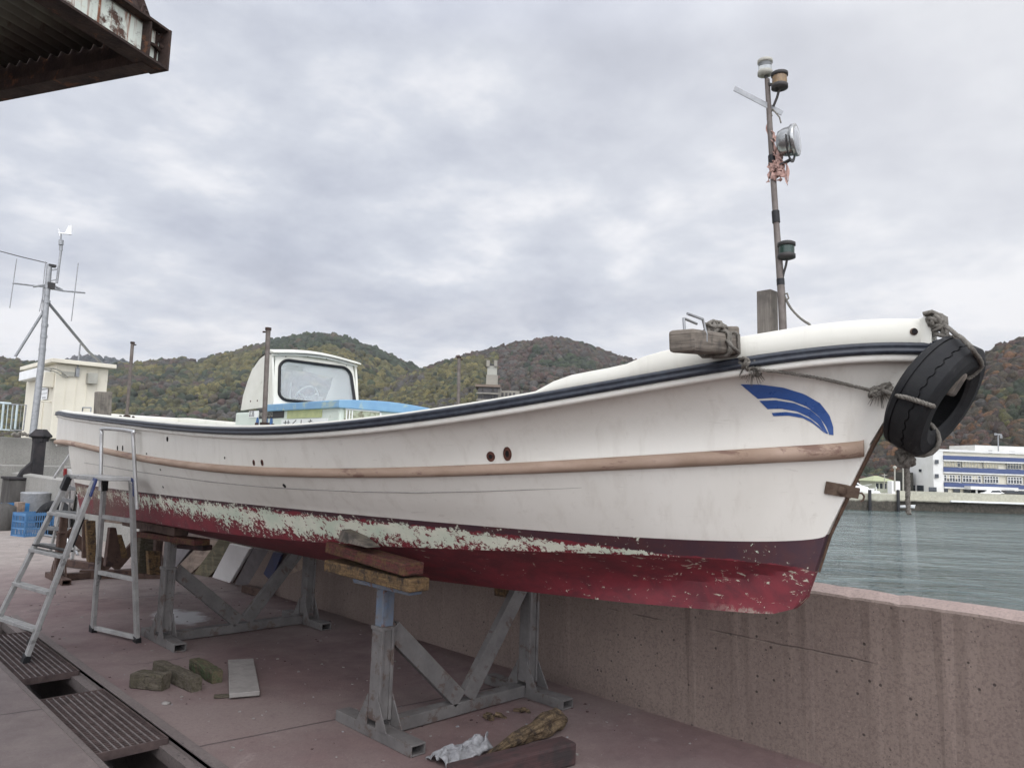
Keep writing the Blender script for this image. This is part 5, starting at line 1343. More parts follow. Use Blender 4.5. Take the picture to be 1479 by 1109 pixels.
chunk(281, 957, 314, 977, .085, .085, M['greenwood'], 'green stained broken block, rightmost of three', 8)
z = MB(); q = [PG(329, 958, .012), PG(366, 956, .012), PG(375, 1004, .012), PG(331, 1008, .012)]; z.prism(q, (0, 0, .03)); tag(z.build('flat_plate', M['greyplate'], None, bevel=.004), 'flat grey rectangular plate lying on the maroon ground', 'plate')
z = MB(); z.beam(PG(309, 1005, .012), PG(374, 1002, .008), .045, .016); tag(z.build('thin_board', M['mosswood'], None, bevel=.003), 'thin dark slat under the end of the flat grey plate', 'slat')
z = MB(); z.lathe(PG(240, 1016, 0), [(.025, 0), (.03, .006), (.015, .014), (.003, .016)], (0, 0, 1), 9); tag(z.build('pebble', M['greyplate'], None, rough=.004), 'small pale scrap on the ground below the three wood blocks', 'scrap')
# big maroon timber
z = MB(); a = PG(652, 1126, .06); b_ = PG(822, 1083, .06); a.z = b_.z = .062
z.beam(a, b_, .125, .118); tag(z.build('square_timber', M['maroonwood'], None, bevel=.012), 'thick dark maroon squared timber at the bottom edge of the photo', 'timber')
# split log
z = MB(); a = PG(704, 1078, .07); b_ = PG(812, 1033, .07); n = 30; vs = []; d = (b_-a); L = d.length; dn = d.normalized(); sd_ = V((0, 0, 1)).cross(dn)
m_ = 18
for i in range(n+1):
    s = i/n; r = .014+.042*min(1, s*1.4)**.8; r *= 1-.25*max(0, s-.93)/.07
    for k in range(m_):
        t_ = 2*math.pi*k/m_; nz = 1+.45*mn.noise(V((s*4, math.cos(t_)*1.6, math.sin(t_)*1.6)))+.32*mn.noise(V((s*7, math.cos(t_)*6, math.sin(t_)*6)))
        p = a+d*s+sd_*math.cos(t_)*r*nz; p.z = r+max(-r, math.sin(t_)*r*nz)+.004; vs.append(p)
uvs = []; fs_ = []
for i in range(n):
    for k in range(m_): fs_.append((i*m_+k, i*m_+(k+1) % m_, (i+1)*m_+(k+1) % m_, (i+1)*m_+k)); uvs.append([(i/n*L, k*.02), (i/n*L, k*.02+.02), ((i+1)/n*L, k*.02+.02), ((i+1)/n*L, k*.02)])
z.add(vs, fs_, uvs, 0, False); z.add(vs[-m_:], [tuple(range(m_))]); z.add(vs[:m_], [tuple(reversed(range(m_)))])
tag(z.build('split_log', M['barkwood']), 'rotten yellow brown split log lying behind the maroon timber', 'log')
# crumbled bits
for k, (px, py, s, lab) in enumerate(((712, 1036, .055, 'crumbled yellow brown wood scrap lying against the stand\'s cross beam'), (760, 1026, .03, 'small pile of wood crumbs between cross beam and log'))):
    z = MB(); rnd = random.Random(70+k); c = PG(px, py, 0)
    for i in range(9):
        p = c+V((rnd.uniform(-s, s), rnd.uniform(-s, s), rnd.uniform(.004, .02))); a1 = V((rnd.uniform(-1, 1), rnd.uniform(-1, 1), rnd.uniform(-.3, .3))).normalized()
        z.beam(p, p+a1*rnd.uniform(.02, .06), rnd.uniform(.008, .03), rnd.uniform(.006, .02))
    tag(z.build('wood_scrap', M['barkwood']), lab, 'wood scrap')
# grit and flakes of old paint scattered on the slab
z = MB(); rnd = random.Random(5)
for i in range(520):
    x = rnd.uniform(1.85, 4.22); y = rnd.uniform(1.6, 9.5); s = rnd.choice((.003, .004, .005, .007, .011)); a0 = rnd.uniform(0, 6.3); n_ = rnd.choice((4, 5))
    vs = [(x+math.cos(a0+k*6.28/n_)*s*rnd.uniform(.6, 1.5), y+math.sin(a0+k*6.28/n_)*s*rnd.uniform(.6, 1.5), .0005) for k in range(n_)]; tp__ = [(q[0]*1., q[1], .0015+s*.4*rnd.random()) for q in vs]
    z.add(vs+tp__, [tuple(range(n_, 2*n_))]+[(k, (k+1) % n_, n_+(k+1) % n_, n_+k) for k in range(n_)], None, rnd.choice((0, 0, 1, 1, 2)))
tag(z.build('grit', [M['greyplate'], M['maroonwood'], M['rag']]), kind='stuff')
# rag on the floor
z = MB(); vs = []; nx_, ny_ = 56, 34; a = PG(628, 1104, .0); b_ = PG(700, 1080, .0); ex = (b_-a); ey = V((-ex.y, ex.x, 0)).normalized()
for j in range(ny_+1):
    for i in range(nx_+1):
        s, t_ = i/nx_, j/ny_; p = a+ex*s+ey*(t_-.5)*.19*(1-.5*abs(s-.3)); q = V((s*4, t_*2.6, 1.7))
        hh_ = .020+.075*abs(mn.noise(q*1.1))+.018*abs(mn.noise(q*2.2))+.03*s
        p += V((mn.noise(q*2)*.025, mn.noise(q*2+V((4, 4, 4)))*.025, hh_*math.sin(math.pi*min(1, max(0, t_*.96+.02)))**.4)); vs.append(p)
z.add(vs, [(j*(nx_+1)+i, j*(nx_+1)+i+1, (j+1)*(nx_+1)+i+1, (j+1)*(nx_+1)+i) for j in range(ny_) for i in range(nx_)], None, 0, True)
o = z.build('rag', M['rag']); md = o.modifiers.new('thick', 'SOLIDIFY'); md.thickness = .003; tag(o, 'crumpled grey and white rag on the ground by the maroon timber', 'rag')

# ================================================================== STEPLADDER / WORK PLATFORM
lad = thing('work_platform_ladder', (1.9, 6.95, 0), 'aluminium work platform stepladder with tall tubular handrail beside the stern', 'stepladder')
zt = 1.348; yN, yFr = 6.50, 6.98
A_t = V((PH(99, yFr, zt), yFr, zt)); B_t = V((PH(136, yN, zt), yN, zt)); C_t = V((PH(190, yN-.04, zt), yN-.04, zt)); D_t = V((PH(151, yFr-.02, zt), yFr-.02, zt))
A_f = V((1.385, 7.36, -.01)); B_f = PG(36, 955, -.01); C_f = PG(198, 927, .0); D_f = PG(134, 912, .0)
print('ladder', A_t, B_t, C_t, D_t, A_f, B_f, C_f, D_f)
def rail_(a, b_, nm, w=.030, h=.066, foot=True):
    z = MB(); z.beam(a, b_, w, h, (0, 1, 0)); z.beam(a, b_, w*1.15, h*.25, (0, 1, 0)); o = z.build(nm, M['alu'], lad, bevel=.003)
    if foot:
        f = MB(); d = (b_-a).normalized(); f.beam(a-d*.012, a+d*.05, w*1.5, h*1.25, (0, 1, 0)); f.build('rubber_foot', M['black'], o, bevel=.004)
    return o
for a, b_ in ((A_f, A_t), (B_f, B_t), (C_f, C_t), (D_f, D_t)): rail_(a, b_, 'leg')
def L3(a, b_, s): return a+(b_-a)*s
for s in (.17, .37, .57, .79):
    z = MB(); z.beam(L3(A_f, A_t, s), L3(B_f, B_t, s), .07, .026, (0, 0, 1)); z.build('step', M['alu'], lad, bevel=.003)
for s in (.03, .40, .76):
    z = MB(); z.beam(L3(C_f, C_t, s), L3(D_f, D_t, s), .03, .035, (0, 0, 1)); z.build('tie_bar', M['alu'], lad, bevel=.003)
z = MB(); z.beam(L3(B_f, B_t, .17), L3(B_f, B_t, .08)+V((.0, .12, 0)), .01, .02); z.beam(L3(D_f, D_t, .40), L3(D_f, D_t, .33)+V((0, -.10, 0.05)), .01, .03); z.build('corner_stay', M['darkmetal'], lad)
z = MB(); z.prism([A_t, B_t, C_t, D_t], (0, 0, .035)); z.build('platform', M['alu'], lad, bevel=.005)
for p_, t_ in ((B_f, B_t), (C_f, C_t)):
    z = MB(); d = (p_-t_).normalized(); c = t_+d*.05; z.beam(t_+V((0, -.028, .02)), t_+d*.12+V((0, -.028, 0)), .014, .085, (0, 1, 0)); 
    for s_ in (0.03, .075): z.lathe(t_+d*s_+V((0, -.034, 0)), [(.008, 0), (.008, .006)], (0, -1, 0), 8)
    z.build('hinge', M['blueplastic'], lad, bevel=.004)
for p_, t_ in ((A_f, A_t), (D_f, D_t)):
    z = MB(); z.beam(t_+V((0, 0, .02)), t_+(p_-t_).normalized()*.10, .045, .075, (0, 1, 0)); z.build('hinge', M['black'], lad, bevel=.004)
# stay under step 3
z = MB(); z.beam(L3(A_f, A_t, .60), L3(B_f, B_t, .60)+V((.02, 0, 0)), .05, .012); z.prism([L3(B_f, B_t, .79)+V((.03, 0, 0)), L3(B_f, B_t, .62)+V((.03, 0, 0)), L3(B_f, B_t, .66)+V((.02, .09, .04))], (.006, 0, 0)); z.build('brace_plate', M['black'], lad)
hr = MB(); hz = PY(192, 622, C_t.y).z
cn = V((PH(198, C_t.y-.06, 1.13), C_t.y-.06, 1.13)); ct_ = V((PH(192, C_t.y-.06, hz-.05), C_t.y-.06, hz-.05)); dt_ = V((PH(147, D_t.y, hz-.03), D_t.y, hz-.03)); dn_ = V((PH(145, D_t.y, 1.25), D_t.y, 1.25))
hr.tube(catmull([cn, cn.lerp(ct_, .5), ct_, ct_+V((0, .04, .045)), dt_+V((0, -.04, .045)), dt_, dt_.lerp(dn_, .5), dn_], 6), .0155, 10); hr.build('handrail', M['tubealu'], lad)
# second, older folding ladder behind -----------------------------------------------
l2 = thing('folding_ladder', (3.2, 11.3, 0), 'small old folding ladder with red hinges behind the work platform', 'stepladder')
yy = 11.2
def l2p(px, py, dy=0): return PY(px, py, yy+dy)
def l2b(pa, pb, nm, w=.03, h=.055, dy0=0, dy1=0, mat='alu'):
    z = MB(); z.beam(l2p(*pa, dy0), l2p(*pb, dy1), w, h, (0, 1, 0)); return z.build(nm, M[mat], l2, bevel=.003)
l2b((72, 798), (99, 690), 'leg', dy0=.1); l2b((104, 808), (118, 700), 'leg', dy0=-.3); l2b((99, 805), (101, 700), 'leg', .02, .02, .3, .1, 'tubealu'); l2b((78, 690), (107, 648), 'leg', .03, .05); 
for py, xa, xb in ((704, 94, 122), (721, 85, 106), (739, 80, 120), (762, 66, 100), (786, 52, 98)): l2b((xa, py), (xb, py+3), 'step', .05, .022, 0, 0, 'galv')
l2b((93, 680), (120, 684), 'step', .07, .03, 0, 0, 'offwhite'); 
M['redplastic'] = mat_basic('red_plastic', (.22, .03, .03), None, 8, .5)
for (a, b_) in ((94, 682), (119, 685)): 
    z = MB(); z.box(l2p(a, b_, -.04), (.035, .04, .10)); z.build('hinge', M['redplastic'], l2, bevel=.006)
l2b((111, 714), (117, 724), 'brace', .02, .02, 0, 0, 'offwhite'); l2b((112, 713), (122, 712), 'brace', .02, .02, 0, 0, 'offwhite')

# ================================================================== CRATES, BINS
def crate(px, py, w, d, h, mat, label, rot=.2):
    c = PG(px, py, 0); r = thing('plastic_crate', c, label, 'crate'); a1 = V((math.cos(rot), math.sin(rot), 0)); a2 = V((-math.sin(rot), math.cos(rot), 0)); zz_ = V((0, 0, 1))
    b = MB(); b.box(c+zz_*.01, (w, d, .02), (a1, a2, zz_)); b.build('base', mat, r)
    b = MB()
    for s_ in (-1, 1):
        for k, (hh_, th) in enumerate(((.02, .03), (.33, .025), (.62, .025), (.92, .05))):
            b.box(c+a2*s_*d/2+zz_*h*hh_, (w, .014, th), (a1, a2, zz_)); b.box(c+a1*s_*w/2+zz_*h*hh_, (.014, d, th), (a1, a2, zz_))
        n = 12
        for i in range(n+1):
            f = -.5+i/n; wd = .03 if i in (0, n) else .010
            b.box(c+a2*s_*d/2+a1*w*f+zz_*h/2, (wd, .012, h), (a1, a2, zz_))
            if i < 10: f = -.5+i/9; b.box(c+a1*s_*w/2+a2*d*f+zz_*h/2, (.012, wd, h), (a1, a2, zz_))
    b.build('side_walls', mat, r)
    return r
crate(46, 773, .50, .36, .42, M['bluecrate'], 'blue slatted plastic crate in front of the concrete wall', .35)
crate(14, 760, .46, .36, .46, mat_basic('bright_blue_crate', (.04, .17, .36), None, 9, .5), 'brighter blue crate at the left edge behind a dark net', .2)
z = MB(); c = PG(2, 765, 0); z.lathe(c, [(.22, 0), (.26, .2), (.2, .42), (.08, .5), (.01, .52)], (0, 0, 1), 14); tag(z.build('net_pile', M['concsoot'], None, rough=.03), 'dark heap of netting at the left edge of the photo', 'net')
z = MB(); c = PG(50, 756, 0); z.lathe(c, [(.27, 0), (.30, .62), (.31, .64), (.29, .65)], (0, 0, 1), 24); tag(z.build('drum', M['galv']), 'pale metal drum standing behind the blue crate', 'drum')
z = MB(); c = PG(25, 762, 0)+V((0, 0, .25)); z.box(c, (.16, .10, .5), (V((.9, .4, 0)), V((-.4, .9, 0)).normalized(), V((0, 0, 1)))); tag(z.build('wooden_box', M['plywood'], None, bevel=.005), 'narrow tan wooden box between the two blue crates', 'box')
def tyre_small(c, ax, R, r, label):
    z = MB(); ax = V(ax).normalized(); a1 = ax.orthogonal().normalized(); a2 = ax.cross(a1); vs = []
    for i in range(32):
        t_ = 2*math.pi*i/32; rad = a1*math.cos(t_)+a2*math.sin(t_)
        for k in range(12):
            u_ = 2*math.pi*k/12; vs.append(c+rad*(R+r*math.copysign(abs(math.cos(u_))**.7, math.cos(u_)))+ax*r*1.2*math.copysign(abs(math.sin(u_))**.7, math.sin(u_)))
    z.add(vs, [(i*12+k, ((i+1) % 32)*12+k, ((i+1) % 32)*12+(k+1) % 12, i*12+(k+1) % 12) for i in range(32) for k in range(12)], None, 0, True)
    tag(z.build('tyre', M['tyre']), label, 'tyre')
c = PG(76, 772, 0)+V((0, 0, .31)); tyre_small(c, (-.5, -.8, .15), .23, .085, 'black tyre standing behind the rungs of the stepladder, right of the blue crate')
# diagonal boards/sheets against the cross wall
for k, (a, b_, c_, d_) in enumerate((((68, 766), (80, 768), (92, 690), (104, 684)), ((84, 768), (97, 770), (101, 690), (111, 690)))):
    z = MB(); z.slab(PG(*a), PG(*b_), PX(*c_, 4.25), PX(*d_, 4.25), .03)
    tag(z.build('leaning_board', M['greyplate'], None), ('wide grey board slanting against the wall above the tyre', 'narrower grey board slanting against the wall behind the folding ladder')[k], 'board')
z = MB(); z.tube([PG(28, 766, .02), PG(60, 772, .02), PG(100, 778, .02), PG(112, 800, .02)], .018, 6); tag(z.build('ground_pipe', M['galv']), 'thin pipe on the ground below the blue crates', 'pipe')

# ================================================================== STOVE AND CHIMNEY
sv = thing('stove', PG(37, 738), 'soot blackened outdoor stove with tall black chimney in front of the concrete wall', 'stove')
ysv = 20.3; a = PY(9, 738, ysv); b_ = PY(64, 738, ysv); ht = PY(37, 693, ysv).z
z = MB(); z.box(((a.x+b_.x)/2, ysv+.35, ht/2), (b_.x-a.x, .8, ht)); z.build('firebox', M['concsoot'], sv, bevel=.02)
z = MB(); z.box(((a.x+b_.x)/2, ysv+.35, ht+.03), (b_.x-a.x+.06, .86, .05)); z.build('top_slab', M['soot'], sv, bevel=.01)
cx0 = PY(43, 690, ysv+.4); cx1 = PY(60, 690, ysv+.4); ctop = PY(52, 636, ysv+.4).z
z = MB(); xm = (cx0.x+cx1.x)/2; wd = cx1.x-cx0.x; z.box((xm, ysv+.4, (ht+ctop)/2+.03), (wd, wd, ctop-ht)); z.prism([(xm-wd/2, ysv+.3, ht+.05), (xm-wd/2-.26, ysv+.3, ht+.05), (xm-wd/2-.18, ysv+.3, ht+.22), (xm-wd/2, ysv+.3, ht+.42)], (0, .2, 0)); z.build('chimney', M['soot'], sv, bevel=.01)
z = MB(); z.lathe((xm+.02, ysv+.4, ctop), [(wd*.72, -.02), (wd*.72, .05), (wd*1.05, .10), (wd*1.0, .13), (wd*.55, .25), (wd*.5, .27)], (0, 0, 1), 4, smooth=False); z.build('chimney_cap', M['soot'], sv)

# ================================================================== HUT
hut = thing('hut', (5.95, 25, 1.84), 'cream metal equipment hut with flat overhanging roof beside the antenna mast', 'hut')
hy0, hy1 = 22.95, 26.2; hx0 = PY(75, 600, hy0).x; hx1 = PY(151, 600, hy0).x; hz0, hz1 = 1.82, PY(78, 521, hy0).z-.06
z = MB(); z.box(((hx0+hx1)/2, (hy0+hy1)/2, (hz0+hz1)/2), (hx1-hx0, hy1-hy0, hz1-hz0)); z.build('walls', M['cream'], hut, bevel=.02)
z = MB(); z.box(((hx0+hx1)/2-.02, (hy0+hy1)/2-.03, hz1+.055), (hx1-hx0+.32, hy1-hy0+.36, .11)); z.build('roof', M['cream'], hut, bevel=.015)
for k in range(1, 5):
    z = MB(); x = hx0+(hx1-hx0)*k/5; z.box((x, hy0-.006, (hz0+hz1)/2), (.02, .012, hz1-hz0-.06)); z.build('panel_rib', M['cream'], hut)
z = MB(); z.box((hx0-.14, (hy0+hy1)/2+.1, hz1-.22), (.26, 2.4, .26)); z.build('door_canopy', M['offwhite'], hut, bevel=.01)
z = MB(); z.box((hx0-.012, (hy0+hy1)/2+.1, (hz0+hz1)/2-.2), (.025, 1.5, 1.45)); dr = z.build('door', M['cream'], hut, bevel=.006)
z = MB(); z.box((hx0-.04, hy0+1.55, hz0+.78), (.04, .12, .03)); z.build('door_handle', M['darkmetal'], dr)
z = MB(); z.box((hx0-.028, hy0+.95, hz0+1.25), (.008, .8, .35)); sg = z.build('sign', M['offwhite'], dr)
z = MB()
for r_ in range(3):
    for k in range((6, 5, 3)[r_]):
        yk = hy0+.63+k*.125+(0 if r_ < 2 else .12); zk = hz0+1.36-r_*.12
        sz = (.07, .04, .07)[r_]
        z.box((hx0-.034, yk, zk), (.004, sz, .012)); z.box((hx0-.034, yk, zk+sz*.35), (.004, sz*.8, .010)); z.box((hx0-.034, yk+sz*.1, zk+sz*.15), (.0045, .012, sz*.8))
z.build('sign_marks', M['ink'], sg)
z = MB(); p = PY(131, 547, hy0); z.box(p+V((0, -.11, 0)), (.24, .22, .30)); z.build('meter_box', M['greybox'], hut, bevel=.01)
z = MB(); p = PY(98, 540, hy0); z.box(p+V((0, -.03, 0)), (.30, .06, .12)); z.tube(catmull([PY(62, 532, hy0-.4), PY(76, 532, hy0-.2), PY(88, 536, hy0-.1), PY(97, 543, hy0-.06)], 5), .018, 6); z.tube(catmull([PY(62, 533, hy0-.4), PY(80, 537, hy0-.2), PY(92, 544, hy0-.1), PY(100, 543, hy0-.06)], 5), .015, 6); z.build('cable_box', M['greybox'], hut)
z = MB(); z.tube([PY(111, 541, hy0-.05), PY(116, 497, hy0-.05)], .02, 8); z.box(PY(111, 538, hy0)+V((0, -.04, 0)), (.09, .08, .24)); z.build('roof_pipe', M['galv'], hut)
z = MB(); p = PX(62, 546, hx0); z.box((hx0-.12, hy0+.25, PY(62, 547, hy0).z), (.24, .3, .4)); z.box((hx0-.1, hy0+.2, PY(62, 579, hy0).z), (.3, .05, .04)); z.build('side_box', M['cream'], hut, bevel=.01)
# antenna mast
an = thing('antenna_mast', PY(49, 628, 22.2), 'tall galvanised antenna mast with wind vane braced beside the cream hut', 'antenna mast')
ya = 22.3
def ap(px, py, dy=0): return PY(px, py, ya+dy)
z = MB(); z.tube([ap(47, 632), ap(59, 530), ap(66, 450), ap(71.5, 382)], [.085, .08, .07, .065], 10)
for (a, b_) in ((64.5, 470), (63, 486), (67.5, 436), (69, 415), (61, 505)): z.tube([ap(a, b_+2), ap(a+.3, b_-2)], .085, 10)
ms = z.build('pole', M['galv'], an)
z = MB(); z.tube([ap(69, 440), ap(22, 515, .3)], .035, 6); z.tube([ap(72, 440), ap(128, 508, 1.0), ap(151, 528, 1.6)], .04, 6); z.build('brace', M['galv'], an)
z = MB(); z.tube([ap(18, 409), ap(70, 415)], .022, 6); z.tube([ap(70, 416), ap(90, 420), ap(123, 423)], .024, 6); z.tube([ap(48, 414), ap(66, 411)], .03, 6); z.tube([ap(78, 413), ap(90, 419)], .03, 6); z.build('cross_arm', M['galv'], an)
z = MB(); z.tube([ap(24, 374), ap(14, 445)], .012, 5); z.build('antenna_rod', M['galv'], an)
z = MB(); z.tube([ap(113, 380), ap(103, 464)], .012, 5); z.build('antenna_rod', M['galv'], an)
z = MB(); z.tube([ap(66, 378), ap(64, 395), ap(61, 430), ap(57, 450)], .012, 5); z.tube([ap(64, 410), ap(60, 450)], .010, 5); z.build('antenna_rod', M['galv'], an)
z = MB(); z.tube([ap(82, 409), ap(88, 362)], .03, 8); z.tube([ap(88, 362), ap(88, 355)], .045, 8); z.tube([ap(88, 354), ap(88.5, 347)], .06, 10); z.tube([ap(88, 346), ap(88, 337)], .02, 6); z.beam(ap(71, 391), ap(83, 389), .03, .03); z.beam(ap(72, 406), ap(82, 404), .03, .03); z.build('vane_post', M['galv'], an)
z = MB(); z.tube([ap(84.5, 337), ap(103, 338.5)], .022, 6); z.prism([ap(93, 337), ap(103, 338), ap(104, 325), ap(99, 325.5)], (.02, .015, 0)); z.tube([ap(85, 331), ap(86.5, 341)], .02, 5); z.build('wind_vane', M['offwhite'], an)
z = MB(); z.box(ap(75, 384), (.18, .14, .06)); z.box(ap(73, 413), (.17, .2, .16)); z.build('clamp', M['darkmetal'], an)
z = MB(); z.tube([ap(68, 380), ap(30, 371, .5), ap(0, 363, 1.), ap(-120, 330, 3)], .012, 5); tag(z.build('overhead_wire', M['darkmetal']), 'thin overhead wire running left from the antenna mast', 'wire')
# railing
rl = thing('railing', PY(20, 628, 22.2), 'pale blue metal railing on the concrete platform left of the hut', 'railing')
yr = 22.9
z = MB(); z.tube([PY(-60, 577, yr), PY(16, 583, yr)], .03, 8); z.tube([PY(-60, 618, yr), PY(14, 621, yr)], .02, 8); z.build('rail', M['railing'], rl)
z = MB(); z.tube([PY(16, 584, yr), PY(38, 585, yr), PY(33.5, 621, yr), PY(12, 622, yr)], .02, 8); z.build('gate_frame', M['galv'], rl)
for k in range(13):
    z = MB(); px = -54+k*6.6; z.tube([PY(px, 578.5+(px+60)*.07, yr), PY(px-3.5, 619.5, yr)], .012 if k % 3 else .028, 6); z.build('baluster', M['railing'], rl)
for k in range(3): z = MB(); px = 20+k*5.5; z.tube([PY(px, 585, yr), PY(px-3.5, 621, yr)], .008, 5); z.build('baluster', M['galv'], rl)
for k, (px, py) in enumerate(((22, 628), (30, 627), (36, 628))):
    z = MB(); z.tube(catmull([PY(px-5, py+1, 22.3), PY(px-1, py-3, 22.3), PY(px+3, py+1, 22.3), PY(px+6, py-1, 22.3)], 4), .03, 6); tag(z.build('cable_coil', M['rope']), ('loose cable end on the platform edge, left one', 'loose cable bend on the platform edge, middle one', 'loose cable bend on the platform edge beside the mast foot')[k], 'cable')
# spare grey post beside stern (on the boat)

# ================================================================== SHED ROOF AT TOP LEFT
ZR = 3.45
Cn = PG(228, 103, ZR); Lf = PG(0, 147, ZR); Bk = PG(58, 0, ZR)
dA = (Lf-Cn); dA.z = 0; dA.normalize(); dB = (Bk-Cn); dB.z = 0; dB.normalize()
print('roof corner', Cn, 'dA', dA, 'dB', dB, 'dot', dA.dot(dB))
dB = (dB-dA*dA.dot(dB)).normalized()
shed = thing('shed_roof', V((Cn.x, Cn.y, ZR))+dA*2+dB*2, 'rusty overhanging shed roof with corrugated underside at the top left', 'shed roof')
LA, LB = 4.6, 5.0; UZ = V((0, 0, 1))
C0 = V((Cn.x, Cn.y, ZR))
# front fascia beam along dB: I section with white painted web
z = MB(); fh = .20
z.box(C0+dB*LB/2+UZ*.006, (LB, .11, .012), (dB, dA, UZ), 0); z.box(C0+dB*LB/2+UZ*(fh), (LB, .10, .012), (dB, dA, UZ), 0)
z.box(C0+dB*LB/2+UZ*fh/2+dA*.012, (LB, .010, fh-.016), (dB, dA, UZ), 1)
for s in (.10, .62, 1.2, 1.9, 2.7, 3.6): z.box(C0+dB*s+UZ*fh/2-dA*.018, (.010, .05, fh-.018), (dB, dA, UZ), 0)
z.box(C0-dB*.005+UZ*fh/2, (.012, .115, fh+.006), (dB, dA, UZ), 0)
t = NT('rust_streaked_white_steel'); co = t.coord('UV', (1, 1, 1)); st_ = t.noise(t.coord('UV', (30, 1.5, 1)), 1, 5, .6, .3); bl = t.noise(co, 7, 7, .7)
colr = t.mix(t.ramp(st_, [(.5, 0.), (.6, 1.)]), (.62, .66, .58), (.23, .075, .03)); colr = t.mix(t.ramp(bl, [(.52, 0.), (.6, 1.)]), colr, (.075, .035, .022)); colr = t.mix(t.ramp(bl, [(.36, .9), (.42, 0.)]), colr, (.55, .50, .36))
t.set(colr, .7); t.bump(bl, .4, .003); M['rustweb'] = t.m
z.build('fascia_beam', [M['darkrust'], M['rustweb']], shed)
# side beam along dA
z = MB(); z.box(C0+dA*LA/2+dB*.05+UZ*.02, (LA, .09, .05), (dA, dB, UZ)); z.box(C0+dA*LA/2+dB*.02+UZ*.114, (LA, .012, .172), (dA, dB, UZ)); z.build('side_beam', M['darkrust'], shed)
# corrugated sheet: ridges run along dB
z = MB(); vs = []; n = 300
for i in range(n+1):
    s = LA*i/n; h = .185+.022*math.sin(2*math.pi*s/.076)
    for r_ in (0.03, LB): vs.append(C0+dA*s+dB*r_+UZ*h)
z.add(vs, [(i*2, i*2+1, i*2+3, i*2+2) for i in range(n)], None, 0, True)
M['corr'] = mat_basic('dirty_corrugated_sheet', (.17, .155, .125), (.10, .085, .07), 3, .8, 0, bump=.3, c3=(.06, .04, .03), t3=.58, s3=2)
o = z.build('corrugated_sheet', M['corr'], shed); md = o.modifiers.new('thick', 'SOLIDIFY'); md.thickness = .003
for k in range(4):
    z = MB(); z.box(C0+dB*(.9+k*1.15)+dA*LA/2+UZ*.125, (LA, .045, .06), (dA, dB, UZ)); z.build('purlin', M['darkrust'], shed)
# raking strut bolted on the fascia
dC = (C0-CAM).dot(fwd); z = MB(); a = PD(214, 66, dC); b_ = PD(176, -40, dC)
z.beam(a, b_, .022, .085, fwd); z.beam(a+fwd*.05, b_+fwd*.05, .085, .010, fwd); z.beam(PD(176, 48, dC), PD(232, 74, dC), .10, .012, UZ)
for (px, py) in ((186, 47), (203, 25), (206, 33)): z.lathe(PD(px, py, dC-.03), [(.017, 0), (.017, .03), (.009, .035), (.009, .06)], up*.5-fwd*.2+right*.3, 6)
for (px, py, qx, qy) in ((205, 14, 209, 9), (226, 52, 234, 48), (230, 60, 238, 70)): z.prism([PD(px, py, dC), PD(qx, qy, dC), PD(px+2, py+9, dC)], fwd*.03)
z.build('raking_strut', M['darkrust'], shed)
z = MB(); z.prism([C0+UZ*.05-dB*.012, C0+UZ*.08-dB*.05, C0+UZ*.11-dB*.012, C0+UZ*.16-dB*.045, C0+UZ*.21-dB*.012], dA*.05); z.build('torn_edge', M['darkrust'], shed)
for k, (sA, sB) in enumerate(((LA-.2, .3), (LA-.2, LB-.3))):
    z = MB(); p = C0+dA*sA+dB*sB; z.box((p.x, p.y, ZR/2), (.12, .12, ZR)); z.build('roof_post', M['darkrust'], shed)
# ================================================================== FAR SHORE
Q0 = PG(1205, 733.5, ZW); Q1 = PG(1479, 742.5, ZW); qd = (Q1-Q0); qd.z = 0; qd.normalize(); qn = V((-qd.y, qd.x, 0))
if qn.dot(V((Q0.x, Q0.y, 0))) < 0: qn = -qn      # away from the viewer
QS = Q0-qd*120; QL = 260
def qpt(px, py, back=0.):
    """point on the vertical plane along the quay, 'back' metres behind its face"""
    d = ray(px, py); p0 = Q0+qn*back; k = (p0-CAM).dot(qn)/d.dot(qn); return CAM+d*k
zq = qpt(1400, 718, 0).z; print('quay top', zq, 'dist', Q0.length)
t = NT('quay_concrete'); co = t.coord('Object'); z_ = t.sep(co)[2]; nb_ = t.noise(co, .35, 7, .7); nf = t.noise(co, 2.2, 8, .75)
lev = t.math('ADD', z_, t.math('MULTIPLY', nb_, .9)); lm_ = t.ramp(t.math('MULTIPLY', t.math('ADD', lev, 4.4), .2), [(.40, 0.), (.47, 1.)])
wet = t.mix(t.ramp(nf, [(.42, 0.), (.6, 1.)]), (.028, .024, .016), (.07, .06, .045)); dry = t.mix(t.ramp(nf, [(.38, 0.), (.62, 1.)]), (.40, .385, .30), (.30, .29, .23))
t.set(t.mix(lm_, wet, dry), .85); t.bump(nf, .5, .1); M['quay'] = t.m
z = MB(); c = QS+qd*QL/2+qn*20; hq = zq-ZW+1.5; z.box(V((c.x, c.y, zq-hq/2)), (QL, 40, hq), (qd, qn, V((0, 0, 1))))
c = QS+qd*QL/2-qn*.3; z.box(V((c.x, c.y, zq-.9)), (QL, .6, .35), (qd, qn, V((0, 0, 1))))
tag(z.build('far_quay', M['quay']), 'long concrete quay wall across the water, stained dark at its foot', 'quay wall')
